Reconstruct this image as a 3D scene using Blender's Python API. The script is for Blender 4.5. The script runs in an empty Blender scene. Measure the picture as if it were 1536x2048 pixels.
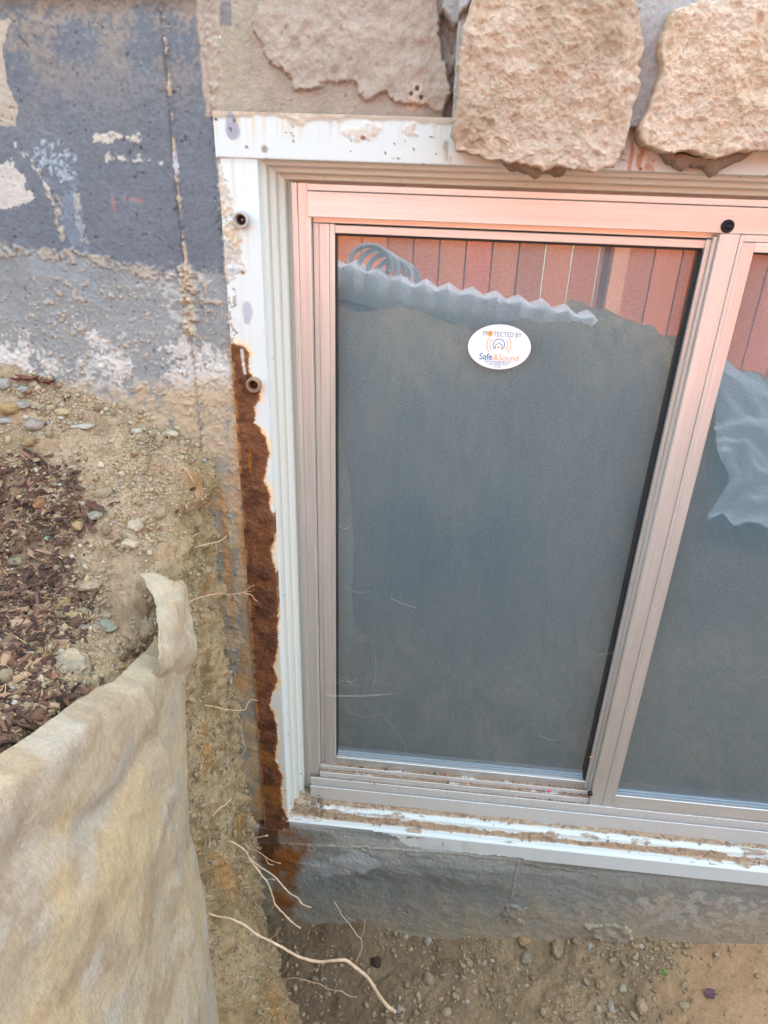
import bpy, math, random
import numpy as np
from mathutils import Matrix, Vector

S = bpy.context.scene
COL = S.collection
# ------------------------------------------------------------------ camera
CR = np.array([0.99458804, 0.0996637, 0.02935621])
CU = np.array([-0.07126718, 0.44882731, 0.89077215])
CF = np.array([-0.07560178, 0.88804346, -0.45350103])
CP = np.array([0.10, -0.95, 1.25])
cam_d = bpy.data.cameras.new('camera')
cam = bpy.data.objects.new('camera', cam_d); COL.objects.link(cam)
cam.matrix_world = Matrix(((CR[0], CU[0], -CF[0], CP[0]), (CR[1], CU[1], -CF[1], CP[1]), (CR[2], CU[2], -CF[2], CP[2]), (0, 0, 0, 1)))
cam_d.sensor_fit = 'VERTICAL'; cam_d.sensor_height = 36.0; cam_d.lens = 1400 / 2048 * 36.0
cam_d.clip_start = 0.02; cam_d.clip_end = 500
S.camera = cam
# ------------------------------------------------------------------ world, sun
SUN_EL, SUN_AZ = math.radians(60), math.radians(25)      # azimuth from +y (behind the house) towards +x
w = bpy.data.worlds.new('World'); S.world = w; w.use_nodes = True
nt = w.node_tree
sky = nt.nodes.new('ShaderNodeTexSky'); sky.sky_type = 'NISHITA'; sky.sun_disc = False
sky.sun_elevation = SUN_EL; sky.sun_rotation = SUN_AZ; sky.dust_density = 5.0; sky.ozone_density = 0.0; sky.air_density = 0.9
hs = nt.nodes.new('ShaderNodeHueSaturation'); hs.inputs['Saturation'].default_value = .80; hs.inputs['Hue'].default_value = .462; nt.links.new(sky.outputs[0], hs.inputs['Color']); nt.links.new(hs.outputs[0], nt.nodes['Background'].inputs[0]); nt.nodes['Background'].inputs[1].default_value = 0.15
ld = bpy.data.lights.new('sun', 'SUN'); ld.energy = 3.1; ld.angle = math.radians(0.5); ld.color = (1, .97, .90)
sun = bpy.data.objects.new('sun', ld); COL.objects.link(sun)
sd = Vector((math.sin(SUN_AZ) * math.cos(SUN_EL), math.cos(SUN_AZ) * math.cos(SUN_EL), math.sin(SUN_EL)))
sun.rotation_euler = sd.to_track_quat('Z', 'Y').to_euler(); sun.location = (2, 4, 8)
S.view_settings.view_transform = 'Standard'; S.view_settings.look = 'None'
S.view_settings.exposure = 3.02; S.view_settings.gamma = 1.0

rng = np.random.default_rng(7)
random.seed(7)
# ------------------------------------------------------------------ numeric helpers
def bp(px, py, x=None, y=None, z=None):
    px = np.asarray(px, float); py = np.asarray(py, float)
    d = CF * 1400 + CR * (px[..., None] - 768) - CU * (py[..., None] - 1024)
    if y is not None: t = (np.asarray(y, float) - CP[1]) / d[..., 1]
    elif x is not None: t = (np.asarray(x, float) - CP[0]) / d[..., 0]
    else: t = (np.asarray(z, float) - CP[2]) / d[..., 2]
    return CP + t[..., None] * d
def proj(P):
    D = P - CP; dz = D @ CF
    return 768 + 1400 * (D @ CR) / dz, 1024 - 1400 * (D @ CU) / dz, dz
def W(pts, y=0.0):
    a = np.array(pts, float); return bp(a[:, 0], a[:, 1], y=y)[:, [0, 2]]
def _h(ix, iy, iz, s):
    n = (ix * 374761393 + iy * 668265263 + iz * 2147483647 + s * 1274126177) & 0xffffffff
    n = ((n ^ (n >> 13)) * 1274126177) & 0xffffffff
    n = ((n ^ (n >> 16)) * 2246822519) & 0xffffffff
    return ((n ^ (n >> 15)) & 0xffff) / 65535.0
def vn(P, seed=0):
    i = np.floor(P).astype(np.int64); f = P - i; f = f * f * (3 - 2 * f); o = 0
    for dx in (0, 1):
        for dy in (0, 1):
            for dz in (0, 1):
                wgt = (f[:, 0] if dx else 1 - f[:, 0]) * (f[:, 1] if dy else 1 - f[:, 1]) * (f[:, 2] if dz else 1 - f[:, 2])
                o = o + wgt * _h(i[:, 0] + dx, i[:, 1] + dy, i[:, 2] + dz, seed)
    return o
def fbm(P, freq, octv=4, seed=0, gain=.5):
    o = 0; a = 1; t = 0; freq = np.asarray(freq, float)
    for k in range(octv):
        o = o + a * vn(P * freq + 17.3 * k, seed + k); t += a; a *= gain; freq = freq * 2.03
    return o / t
def ss(a, b, x):
    t = np.clip((x - a) / (b - a), 0, 1); return t * t * (3 - 2 * t)
def sdp(Q, poly):
    poly = np.asarray(poly, float); d = np.full(len(Q), 1e9); ins = np.zeros(len(Q), bool)
    for k in range(len(poly)):
        a = poly[k]; b = poly[(k + 1) % len(poly)]; e = b - a; v = Q - a
        t = np.clip((v @ e) / max(e @ e, 1e-12), 0, 1); q = v - t[:, None] * e
        d = np.minimum(d, (q * q).sum(1))
        c = ((a[1] > Q[:, 1]) != (b[1] > Q[:, 1])) & (Q[:, 0] < (b[0] - a[0]) * (Q[:, 1] - a[1]) / (b[1] - a[1] + 1e-15) + a[0])
        ins ^= c
    d = np.sqrt(d); return np.where(ins, -d, d)
def sdl(Q, line):
    line = np.asarray(line, float); d = np.full(len(Q), 1e9)
    for k in range(len(line) - 1):
        a = line[k]; e = line[k + 1] - a; v = Q - a
        t = np.clip((v @ e) / max(e @ e, 1e-12), 0, 1); q = v - t[:, None] * e
        d = np.minimum(d, (q * q).sum(1))
    return np.sqrt(d)
def mixc(C, col, m):
    return C * (1 - m[:, None]) + np.asarray(col) * m[:, None]
# ------------------------------------------------------------------ object helpers
def link(o, parent=None):
    COL.objects.link(o)
    if parent: o.parent = parent
    return o
def tag(o, label=None, cat=None, group=None, kind=None):
    if label: o['label'] = label
    if cat: o['category'] = cat
    if group: o['group'] = group
    if kind: o['kind'] = kind
    return o
def empty(name, loc=(0, 0, 0)):
    o = bpy.data.objects.new(name, None); o.location = loc; o.empty_display_size = .05; return link(o)
def mk(name, V, F, mat, parent=None, col=None, smooth=True, rough=None):
    """V (N,3) world coords, F list/array of faces; parent's location is subtracted"""
    V = np.asarray(V, float)
    if parent is not None:
        p = parent; off = np.zeros(3)
        while p is not None: off += np.array(p.location); p = p.parent
        V = V - off
    me = bpy.data.meshes.new(name)
    me.vertices.add(len(V)); me.vertices.foreach_set('co', V.astype(np.float32).ravel())
    if isinstance(F, np.ndarray):
        n = F.shape[1]; cnt = len(F); flat = F.ravel(); st = np.arange(cnt) * n
        tot = np.full(cnt, n)
    else:
        tot = np.array([len(f) for f in F]); flat = np.array([i for f in F for i in f]); st = np.concatenate(([0], np.cumsum(tot)[:-1]))
    me.loops.add(len(flat)); me.loops.foreach_set('vertex_index', flat.astype(np.int32))
    me.polygons.add(len(tot)); me.polygons.foreach_set('loop_start', st.astype(np.int32)); me.polygons.foreach_set('loop_total', tot.astype(np.int32))
    me.polygons.foreach_set('use_smooth', np.full(len(tot), smooth))
    me.update(calc_edges=True)
    if col is not None:
        at = me.color_attributes.new('Col', 'FLOAT_COLOR', 'POINT')
        c = np.ones((len(V), 4), np.float32); c[:, :3] = np.clip(col, 0, 1)
        if rough is not None: c[:, 3] = rough
        at.data.foreach_set('color', c.ravel())
    me.materials.append(mat)
    return link(bpy.data.objects.new(name, me), parent)
def grid_faces(n, m, keep=None, flip=False):
    i = np.arange(n - 1)[:, None] * m + np.arange(m - 1)[None, :]
    f = np.stack([i, i + 1, i + m + 1, i + m], -1).reshape(-1, 4)
    if flip: f = f[:, ::-1]
    if keep is not None: f = f[keep.ravel()]
    return f
class MB:
    def __init__(s): s.V = []; s.F = []; s.C = []; s.n = 0
    def add(s, V, F, c=None):
        V = np.asarray(V, float); s.V.append(V); s.F += [tuple(int(i) + s.n for i in f) for f in F]; s.n += len(V)
        s.C.append(np.tile(np.asarray(c if c is not None else (1, 1, 1), float), (len(V), 1)))
    def box(s, x0, x1, y0, y1, z0, z1, b=.0008, c=None):
        b = min(b, (x1 - x0) * .3, (y1 - y0) * .3, (z1 - z0) * .3)
        V = []; 
        # chamfered box: three inset quads sets
        for X, Y, Z in ((0, 1, 2),):
            pass
        for sx in (0, 1):
            for sy in (0, 1):
                for sz in (0, 1):
                    px = (x0, x1)[sx]; py = (y0, y1)[sy]; pz = (z0, z1)[sz]
                    ix = px + (b, -b)[sx]; iy = py + (b, -b)[sy]; iz = pz + (b, -b)[sz]
                    V += [(px, iy, iz), (ix, py, iz), (ix, iy, pz)]
        def vi(sx, sy, sz, k): return (sx * 4 + sy * 2 + sz) * 3 + k
        F = []
        F.append([vi(0, 0, 0, 0), vi(0, 0, 1, 0), vi(0, 1, 1, 0), vi(0, 1, 0, 0)])
        F.append([vi(1, 0, 0, 0), vi(1, 1, 0, 0), vi(1, 1, 1, 0), vi(1, 0, 1, 0)])
        F.append([vi(0, 0, 0, 1), vi(1, 0, 0, 1), vi(1, 0, 1, 1), vi(0, 0, 1, 1)])
        F.append([vi(0, 1, 0, 1), vi(0, 1, 1, 1), vi(1, 1, 1, 1), vi(1, 1, 0, 1)])
        F.append([vi(0, 0, 0, 2), vi(0, 1, 0, 2), vi(1, 1, 0, 2), vi(1, 0, 0, 2)])
        F.append([vi(0, 0, 1, 2), vi(1, 0, 1, 2), vi(1, 1, 1, 2), vi(0, 1, 1, 2)])
        for a in (0, 1):
            for c_ in (0, 1):
                F.append([vi(a, c_, 0, 0), vi(a, c_, 0, 1), vi(a, c_, 1, 1), vi(a, c_, 1, 0)])
                F.append([vi(a, 0, c_, 0), vi(a, 0, c_, 2), vi(a, 1, c_, 2), vi(a, 1, c_, 0)])
                F.append([vi(0, a, c_, 1), vi(0, a, c_, 2), vi(1, a, c_, 2), vi(1, a, c_, 1)])
        for sx in (0, 1):
            for sy in (0, 1):
                for sz in (0, 1): F.append([vi(sx, sy, sz, 0), vi(sx, sy, sz, 1), vi(sx, sy, sz, 2)])
        s.add(V, F, c)
    def lathe(s, prof, centre, axis='y', n=32, c=None, closed=True):
        V = []; F = []
        for r, h in prof:
            for k in range(n):
                a = 2 * math.pi * k / n; ca, sa = math.cos(a) * r, math.sin(a) * r
                V.append((centre[0] + ca, centre[1] + h, centre[2] + sa) if axis == 'y' else (centre[0] + ca, centre[1] + sa, centre[2] + h))
        for j in range(len(prof) - 1):
            for k in range(n):
                k2 = (k + 1) % n; F.append((j * n + k, j * n + k2, (j + 1) * n + k2, (j + 1) * n + k))
        s.add(V, F, c)
    def tube(s, pts, rad, n=8, c=None):
        pts = np.asarray(pts, float); m = len(pts); rad = np.broadcast_to(rad, (m,))
        T = np.gradient(pts, axis=0); T /= np.linalg.norm(T, axis=1)[:, None] + 1e-9
        u = np.cross(T[0], (0.3, .5, .8)); u /= np.linalg.norm(u); V = []
        for k in range(m):
            u = u - (u @ T[k]) * T[k]; u /= np.linalg.norm(u) + 1e-9; v = np.cross(T[k], u)
            for a in range(n):
                t = 2 * math.pi * a / n; V.append(pts[k] + rad[k] * (math.cos(t) * u + math.sin(t) * v))
        F = [(k * n + a, k * n + (a + 1) % n, (k + 1) * n + (a + 1) % n, (k + 1) * n + a) for k in range(m - 1) for a in range(n)]
        F.append(tuple(range(n))[::-1]); F.append(tuple((m - 1) * n + a for a in range(n)))
        s.add(V, F, c)
    def build(s, name, mat, parent=None, smooth=False):
        V = np.concatenate(s.V); o = mk(name, V, s.F, mat, parent, col=np.concatenate(s.C), smooth=smooth); o.data.validate(); return o
# ------------------------------------------------------------------ materials
def N(nt, t, **k):
    n = nt.nodes.new(t)
    for a, b in k.items(): setattr(n, a, b)
    return n
def math_(nt, op, a, b=None):
    n = N(nt, 'ShaderNodeMath', operation=op)
    for i, v in enumerate((a, b)):
        if v is None: continue
        if isinstance(v, (int, float)): n.inputs[i].default_value = v
        else: nt.links.new(v, n.inputs[i])
    return n.outputs[0]
def mat(name, color=(.5, .5, .5), attr=False, rough=.8, metal=0., noise=((60, .25),), bump=(), spec=.3, stretch=(1, 1, 1), rough_var=0., coat=0.):
    """noise: (scale, value variation) list; bump: (scale, distance_m) list; attr -> multiply the Col attribute"""
    m = bpy.data.materials.new(name); m.use_nodes = True; nt = m.node_tree; L = nt.links.new
    b = nt.nodes['Principled BSDF']; b.inputs['Roughness'].default_value = rough; b.inputs['Metallic'].default_value = metal
    b.inputs['Specular IOR Level'].default_value = spec; b.inputs['Coat Weight'].default_value = coat
    tc = N(nt, 'ShaderNodeTexCoord'); mp = N(nt, 'ShaderNodeMapping'); mp.inputs['Scale'].default_value = stretch; L(tc.outputs['Object'], mp.inputs[0])
    if attr:
        a = N(nt, 'ShaderNodeAttribute', attribute_name='Col'); c = a.outputs['Color']
    else:
        a = N(nt, 'ShaderNodeRGB'); a.outputs[0].default_value = (*color, 1); c = a.outputs[0]
    val = None
    for sc, amt in noise:
        n = N(nt, 'ShaderNodeTexNoise'); n.inputs['Scale'].default_value = sc; n.inputs['Detail'].default_value = 4; n.inputs['Roughness'].default_value = .65
        L(mp.outputs[0], n.inputs[0])
        v = math_(nt, 'MULTIPLY_ADD', n.outputs[0], 2 * amt); v.node.inputs[2].default_value = 1 - amt
        val = v if val is None else math_(nt, 'MULTIPLY', val, v)
    if val is not None:
        vm = N(nt, 'ShaderNodeVectorMath', operation='SCALE'); L(c, vm.inputs[0]); L(val, vm.inputs['Scale']); c = vm.outputs[0]
    L(c, b.inputs['Base Color'])
    if rough_var:
        n = N(nt, 'ShaderNodeTexNoise'); n.inputs['Scale'].default_value = 40; L(mp.outputs[0], n.inputs[0])
        v = math_(nt, 'MULTIPLY_ADD', n.outputs[0], 2 * rough_var); v.node.inputs[2].default_value = rough - rough_var; L(v, b.inputs['Roughness'])
    prev = None
    for sc, dist in bump:
        n = N(nt, 'ShaderNodeTexNoise'); n.inputs['Scale'].default_value = sc; n.inputs['Detail'].default_value = 5; n.inputs['Roughness'].default_value = .6
        L(mp.outputs[0], n.inputs[0]); bm = N(nt, 'ShaderNodeBump'); bm.inputs['Distance'].default_value = dist; L(n.outputs[0], bm.inputs['Height'])
        if prev is not None: L(prev, bm.inputs['Normal'])
        prev = bm.outputs[0]
    if prev is not None: L(prev, b.inputs['Normal'])
    return m
M = {}
M['concrete'] = mat('painted_concrete', attr=True, rough=.75, noise=((25, .10), (300, .10), (900, .08)), bump=((60, .002), (250, .0008), (900, .0004)), spec=.3)
M['parge'] = mat('parging', attr=True, rough=.95, noise=((350, .2),), bump=((200, .0022), (900, .001)))
M['soil'] = mat('soil', attr=True, rough=1, noise=((220, .3), (900, .3)), bump=((350, .004), (1100, .002)), spec=.1)
M['steel'] = mat('painted_steel', attr=True, rough=.5, noise=((500, .05),), bump=((500, .0003),), spec=.4)
M['rust'] = mat('rusty_steel', attr=True, rough=.9, noise=((260, .35), (700, .4)), bump=((260, .004), (800, .002)), spec=.2)
M['alu_v'] = mat('brushed_aluminium', (.68, .675, .65), rough=.38, metal=.68, noise=((7, .2), (40, .24), (300, .18)), stretch=(1, 1, .03), bump=((700, .00006),), rough_var=.07)
M['alu_h'] = mat('brushed_aluminium_rail', (.68, .675, .65), rough=.38, metal=.68, noise=((7, .2), (40, .24), (300, .18)), stretch=(.03, 1, 1), bump=((700, .00006),), rough_var=.07)
M['alu_dirty'] = mat('dirty_track_metal', attr=True, rough=.6, metal=.3, noise=((300, .25),), bump=((500, .001),))
M['rubber'] = mat('black_rubber', (.012, .012, .014), rough=.45, noise=((200, .2),))
M['gasket'] = mat('glazing_gasket', (.02, .022, .025), rough=.4, noise=((200, .2),))
M['spacer'] = mat('grey_glazing_seal', (.25, .31, .35), rough=.35, noise=((100, .1),))
M['stone'] = mat('sandstone', attr=True, rough=.95, noise=((90, .12), (500, .18)), bump=((600, .003), (1500, .0015)), spec=.15)
M['pebble'] = mat('pebble', attr=True, rough=.8, noise=((200, .25), (900, .2)), bump=((500, .0012),), spec=.25)
M['chips'] = mat('bark', attr=True, rough=.9, noise=((500, .3),), bump=((700, .001),), stretch=(1, 1, 1))
M['root'] = mat('root', attr=True, rough=.8, noise=((400, .25),), bump=((600, .001),))
M['leaf'] = mat('leaf', attr=True, rough=.6, noise=((300, .2),), bump=((400, .0008),))
M['web'] = mat('cobweb', (.75, .75, .72), rough=.9, noise=((100, .1),))
M['vinyl'] = mat('white_vinyl', (.82, .82, .85), rough=.45, noise=((80, .02),))
M['blue_ink'] = mat('blue_ink', (.045, .22, .38), rough=.5, noise=((80, .05),))
M['grey_ink'] = mat('slate_ink', (.16, .26, .36), rough=.5, noise=((80, .05),))
M['orange_ink'] = mat('orange_ink', (.86, .42, .13), rough=.5, noise=((80, .05),))
M['fence'] = mat('red_stained_wood', attr=True, rough=.75, noise=((25, .25), (140, .15)), stretch=(1, 1, .06), bump=((200, .001),))
M['galv'] = mat('galvanised_steel', (.85, .90, .95), rough=.4, metal=.1, noise=((35, .2),), rough_var=.1)
M['siding'] = mat('upper_wall_stucco', (.5, .42, .34), rough=.95, noise=((8, .2), (90, .15)), bump=((120, .004),))
M['dark'] = mat('dark_interior', (.02, .022, .025), rough=.9, noise=((10, .2),))

def cloth_mat():
    m = mat('geotextile', attr=True, rough=.95, noise=((60, .10), (900, .16)), bump=((120, .002), (900, .0012)), spec=.1)
    nt = m.node_tree; L = nt.links.new; b = nt.nodes['Principled BSDF']
    tc = N(nt, 'ShaderNodeTexCoord')
    src = b.inputs['Base Color'].links[0].from_socket; nrm = b.inputs['Normal'].links[0].from_socket
    val = None; h = None
    for k, (rot, sc) in enumerate(((.6, 130), (-.5, 160), (1.4, 190))):
        mp = N(nt, 'ShaderNodeMapping'); mp.inputs['Rotation'].default_value = (rot, 0, 0); mp.inputs['Scale'].default_value = (1, 1, .12)
        L(tc.outputs['Object'], mp.inputs[0])
        n = N(nt, 'ShaderNodeTexNoise'); n.inputs['Scale'].default_value = sc * 2; n.inputs['Detail'].default_value = 3; n.inputs['Distortion'].default_value = 1.5
        L(mp.outputs[0], n.inputs[0]); v = math_(nt, 'MULTIPLY_ADD', n.outputs[0], .34); v.node.inputs[2].default_value = .83
        val = v if val is None else math_(nt, 'MULTIPLY', val, v)
    vm = N(nt, 'ShaderNodeVectorMath', operation='SCALE'); L(src, vm.inputs[0]); L(val, vm.inputs['Scale']); L(vm.outputs[0], b.inputs['Base Color'])
    bm = N(nt, 'ShaderNodeBump'); bm.inputs['Distance'].default_value = .0009; L(val, bm.inputs['Height']); L(nrm, bm.inputs['Normal']); L(bm.outputs[0], b.inputs['Normal'])
    b.inputs['Sheen Weight'].default_value = .05
    return m
M['cloth'] = cloth_mat()
def pane_mat():
    m = bpy.data.materials.new('window_glass'); m.use_nodes = True; nt = m.node_tree; L = nt.links.new
    for n in list(nt.nodes): nt.nodes.remove(n)
    out = N(nt, 'ShaderNodeOutputMaterial'); fr = N(nt, 'ShaderNodeFresnel'); gm = N(nt, 'ShaderNodeNewGeometry'); io = math_(nt, 'MULTIPLY_ADD', gm.outputs['Backfacing'], -.975); io.node.inputs[2].default_value = 1.6; L(io, fr.inputs[0])
    geo = N(nt, 'ShaderNodeTexCoord')
    tr = N(nt, 'ShaderNodeBsdfTransparent'); tr.inputs[0].default_value = (.98, .99, .99, 1)
    gl = N(nt, 'ShaderNodeBsdfGlossy'); gl.inputs['Roughness'].default_value = .008
    df = N(nt, 'ShaderNodeBsdfDiffuse'); df.inputs[0].default_value = (.6, .6, .58, 1)
    mx = N(nt, 'ShaderNodeMixShader'); f2 = math_(nt, 'MULTIPLY', fr.outputs[0], 2.3); L(f2, mx.inputs[0]); L(tr.outputs[0], mx.inputs[1]); L(gl.outputs[0], mx.inputs[2])
    n = N(nt, 'ShaderNodeTexNoise'); n.inputs['Scale'].default_value = 9; n.inputs['Detail'].default_value = 8; n.inputs['Roughness'].default_value = .7; L(geo.outputs['Object'], n.inputs[0])
    sp = N(nt, 'ShaderNodeTexNoise'); sp.inputs['Scale'].default_value = 260; sp.inputs['Detail'].default_value = 2; L(geo.outputs['Object'], sp.inputs[0])
    s2 = math_(nt, 'MULTIPLY', math_(nt, 'MAXIMUM', math_(nt, 'SUBTRACT', sp.outputs[0], .70), 0.), 3.)
    d = math_(nt, 'ADD', math_(nt, 'MULTIPLY', math_(nt, 'POWER', n.outputs[0], 2.5), .07), s2)
    mx2 = N(nt, 'ShaderNodeMixShader'); L(d, mx2.inputs[0]); L(mx.outputs[0], mx2.inputs[1]); L(df.outputs[0], mx2.inputs[2]); L(mx2.outputs[0], out.inputs[0])
    return m
M['pane'] = pane_mat()
def screen_mat():
    m = mat('insect_screen', (.160, .258, .305), rough=.9, noise=((300, .38), (650, .5)), spec=.1)
    return m
M['screen'] = screen_mat()

# ================================================================== FOUNDATION WALL
def q3(Q): return np.stack([Q[:, 0], np.zeros(len(Q)), Q[:, 1]], 1)
def pmask(Q, pts, wob=.006, freq=60, soft=.001, seed=1, y=0., raw=False):
    """soft ragged mask inside the polygon given by points of the wall face"""
    poly = pts if raw else W(pts, y)
    lo = poly.min(0) - .03 - wob; hi = poly.max(0) + .03 + wob
    out = np.zeros(len(Q)); s = ((Q > lo) & (Q < hi)).all(1)
    if not s.any(): return out
    q = Q[s]; d = sdp(q, poly) + wob * 2 * (fbm(q3(q), freq, 5, seed) - .5) + (.25 * wob + .0012) * 2 * (fbm(q3(q), 300, 4, seed + 7) - .5)
    out[s] = 1 - ss(-soft, soft, d); return out
def lmask(Q, pts, wid, wob=.002, freq=120, soft=.001, seed=2, y=0.):
    line = W(pts, y); lo = line.min(0) - .03 - wid; hi = line.max(0) + .03 + wid
    out = np.zeros(len(Q)); s = ((Q > lo) & (Q < hi)).all(1)
    if not s.any(): return out
    q = Q[s]; d = sdl(q, line) - wid + wob * 2 * (fbm(q3(q), freq, 4, seed) - .5) + (.25 * wob + .0008) * 2 * (fbm(q3(q), 300, 4, seed + 7) - .5)
    out[s] = 1 - ss(-soft, soft, d); return out
BARE = (.24, .255, .25); PAINT = (.125, .142, .165); TAN = (.42, .33, .225); CREAM = (.55, .50, .42); MUD = (.30, .215, .125)
PARGE = (.36, .295, .235)
def wall_fn(Q):
    P = q3(Q); n1 = fbm(P, 12, 4, 11); n2 = fbm(P, 70, 4, 12); n3 = fbm(P, 260, 3, 13); n4 = fbm(P, 30, 5, 14)
    pxx, pyy, _ = proj(np.stack([Q[:, 0], np.zeros(len(Q)), Q[:, 1]], 1))      # only used to read off where the wall's own marks are
    C = np.tile(np.array(BARE), (len(Q), 1)) * (.8 + .4 * n1)[:, None] * (.9 + .2 * n2)[:, None]
    H = (n2 - .5) * .0015 + (n3 - .5) * .0012
    H2 = np.zeros(len(Q))
    # blue-grey waterproofing paint
    mp = pmask(Q, [(-900, -900), (432, -900), (425, 150), (432, 300), (452, 430), (452, 545), (400, 540), (300, 545), (230, 520), (120, 500), (0, 488), (-900, 440)], .010, 45, .002, 21)
    C = mixc(C, np.array(PAINT) , mp * (.9 + .1 * n2)); C *= (1 + .25 * (n1 - .5) * mp)[:, None]
    H += mp * .0006
    # brown dusting at the top of the paint; upper left edge fades darker brown
    top = ss(330, -60, pyy) * mp * ss(.38, .62, fbm(P, 25, 5, 31) * .6 + n3 * .4); C = mixc(C, (.36, .27, .18), top * .55)
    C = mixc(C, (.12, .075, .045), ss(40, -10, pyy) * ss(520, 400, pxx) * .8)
    # faded bluish washed zone lower
    C = mixc(C, (.25, .29, .32), ss(.5, .65, n4) * .5 * (1 - mp) * ss(640, 520, pyy))
    # tan bare patches
    C = mixc(C, (.42, .36, .28), pmask(Q, [(-300, 40), (20, 40), (5, 110), (18, 170), (40, 215), (30, 250), (-300, 255)], .004, 60, .001, 22) * .85)
    C = mixc(C, (.50, .47, .42), pmask(Q, [(-200, 330), (25, 325), (60, 370), (62, 405), (20, 412), (-200, 400)], .012, 90, .001, 23) * .9)
    for k, (pp, wd, cc) in enumerate((([(35, 288), (70, 330), (95, 380), (118, 430), (125, 470)], .0022, CREAM), ([(125, 470), (118, 440), (112, 400)], .006, (.38, .33, .26)), ([(150, 380), (155, 430), (170, 480)], .005, (.40, .36, .30)), ([(190, 278), (235, 272), (275, 275)], .004, CREAM), ([(215, 318), (265, 315), (300, 315), (320, 325)], .0035, CREAM))):
        mm = lmask(Q, pp, wd, .006, 110, .001, 40 + k); mm = mm * ss(.38, .55, n3 * .5 + n2 * .5); C = mixc(C, cc, mm * .8); H += mm * .0006
    mm = pmask(Q, [(58, 290), (120, 285), (150, 310), (145, 360), (120, 370), (95, 345)], .014, 110, .001, 24); C = mixc(C, (.34, .41, .47), mm * ss(.35, .6, n3 * .6 + n2 * .4) * .8)
    mm = pmask(Q, [(150, 350), (158, 420), (175, 500), (140, 500), (120, 400)], .01, 110, .001, 25); C = mixc(C, (.19, .24, .30), mm * .5)
    mm = lmask(Q, [(225, 395), (232, 425)], .002, .003, 200, .001, 26) + lmask(Q, [(250, 395), (285, 402)], .002, .003, 200, .001, 27); C = mixc(C, (.42, .17, .15), np.clip(mm, 0, 1) * .45)
    # crust between paint and bare
    mm = lmask(Q, [(-50, 495), (60, 500), (110, 510), (180, 520), (260, 540), (330, 550), (390, 560)], .006, .012, 60, .002, 28) * ss(.42, .58, n3 * .5 + n2 * .5)
    C = mixc(C, (.40, .33, .24), mm * .6); H += mm * .002
    # speckles of sand over the bare zone
    zone = ss(500, 600, pyy) * (pxx < 480)
    sp = ss(.64, .72, fbm(P, 150, 3, 51)) * zone * ss(.35, .6, n4); C = mixc(C, TAN, sp * .8); H += sp * .002
    sp = ss(.72, .78, fbm(P, 260, 2, 52)) * (.08 + zone); C = mixc(C, (.50, .42, .32), np.clip(sp, 0, 1) * .7); H += sp * .001
    # pits
    pit = ss(.80, .85, fbm(P, 190, 2, 53)); C *= (1 - .35 * pit)[:, None]; H -= pit * .0015
    # efflorescence
    for k, (poly, a) in enumerate((([(-100, 670), (60, 680), (100, 720), (60, 755), (-100, 770)], .8), ([(170, 655), (215, 660), (260, 700), (240, 760), (190, 730)], .75), ([(70, 720), (260, 730), (260, 775), (60, 775)], .5), ([(320, 700), (380, 690), (450, 700), (470, 770), (400, 790), (330, 770)], .75), ([(340, 600), (385, 600), (390, 720), (365, 720)], .5), ([(290, 560), (400, 555), (385, 610), (330, 590)], .4))):
        mm = pmask(Q, poly, .03, 110, .003, 60 + k); C = mixc(C, (.60, .58, .53), mm * a * ss(.38, .55, n3 * .4 + n2 * .6))
    # vertical form seams
    seam = [(322, -300), (318, 0), (335, 160), (345, 300), (360, 450), (374, 560), (385, 700), (400, 850), (404, 900)]
    mm = lmask(Q, seam, .0016, .0025, 140, .0008, 71); C = mixc(C, (.10, .09, .085), mm * .4); H -= mm * .0012
    mm = lmask(Q, [(a + 4, b) for a, b in seam], .0018, .004, 160, .0008, 72); C = mixc(C, (.45, .36, .24), mm * ss(.42, .6, n2) * .8); H += mm * .003
    mm = lmask(Q, [(372, 545), (378, 600), (382, 660)], .007, .01, 90, .0015, 73); C = mixc(C, (.46, .37, .26), mm * .8); H += mm * .006 * n3 * 2
    mm = lmask(Q, [(350, 310), (355, 345)], .003, .003, 120, .001, 74); C = mixc(C, (.5, .5, .55), mm * .8)
    # crumbly edge next to the steel flange
    mm = pmask(Q, [(418, -100), (440, 100), (430, 220), (445, 330), (470, 420), (500, 520), (478, 680), (460, 680), (452, 540), (435, 330), (425, 220), (412, 100), (405, -100)], .007, 90, .0015, 75)
    C = mixc(C, (.42, .37, .30), mm * ss(.3, .6, n2) * .9); H += mm * (.0035 * n3 + .001)
    # mud splash above soil, and clay on the lower strip
    mud = ss(745, 800, pyy + 60 * (n4 - .5) + 40 * (n2 - .5)) * (pxx < 700) * ss(1750, 1500, pyy); C = mixc(C, (.43, .345, .225), mud * ss(.30, .52, n2 * .5 + n3 * .5 + .12 * ss(820, 900, pyy)) * .95); H += mud * .002 * n2
    low = ss(850, 980, pyy) * (pxx < 540); C = mixc(C, (.20, .225, .205), low * ss(.42, .58, n4) * .8)
    C = mixc(C, (.44, .21, .045), low * ss(.56, .70, fbm(P, (60, 1, 20), 4, 54)) * .6)
    C = mixc(C, (.34, .27, .14), low * ss(.55, .62, n2) * .5)
    # halo of rust on concrete beside the flange
    mm = lmask(Q, [(461, 700), (470, 900), (484, 1150), (495, 1300), (505, 1500), (520, 1660)], .004, .006, 60, .003, 76); C = mixc(C, (.45, .26, .11), mm * .4)
    # ---------------- below the sill
    bel = ss(1620, 1660, pyy) * (pxx > 470)
    C = mixc(C, (.22, .235, .215), bel * .85)
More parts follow.
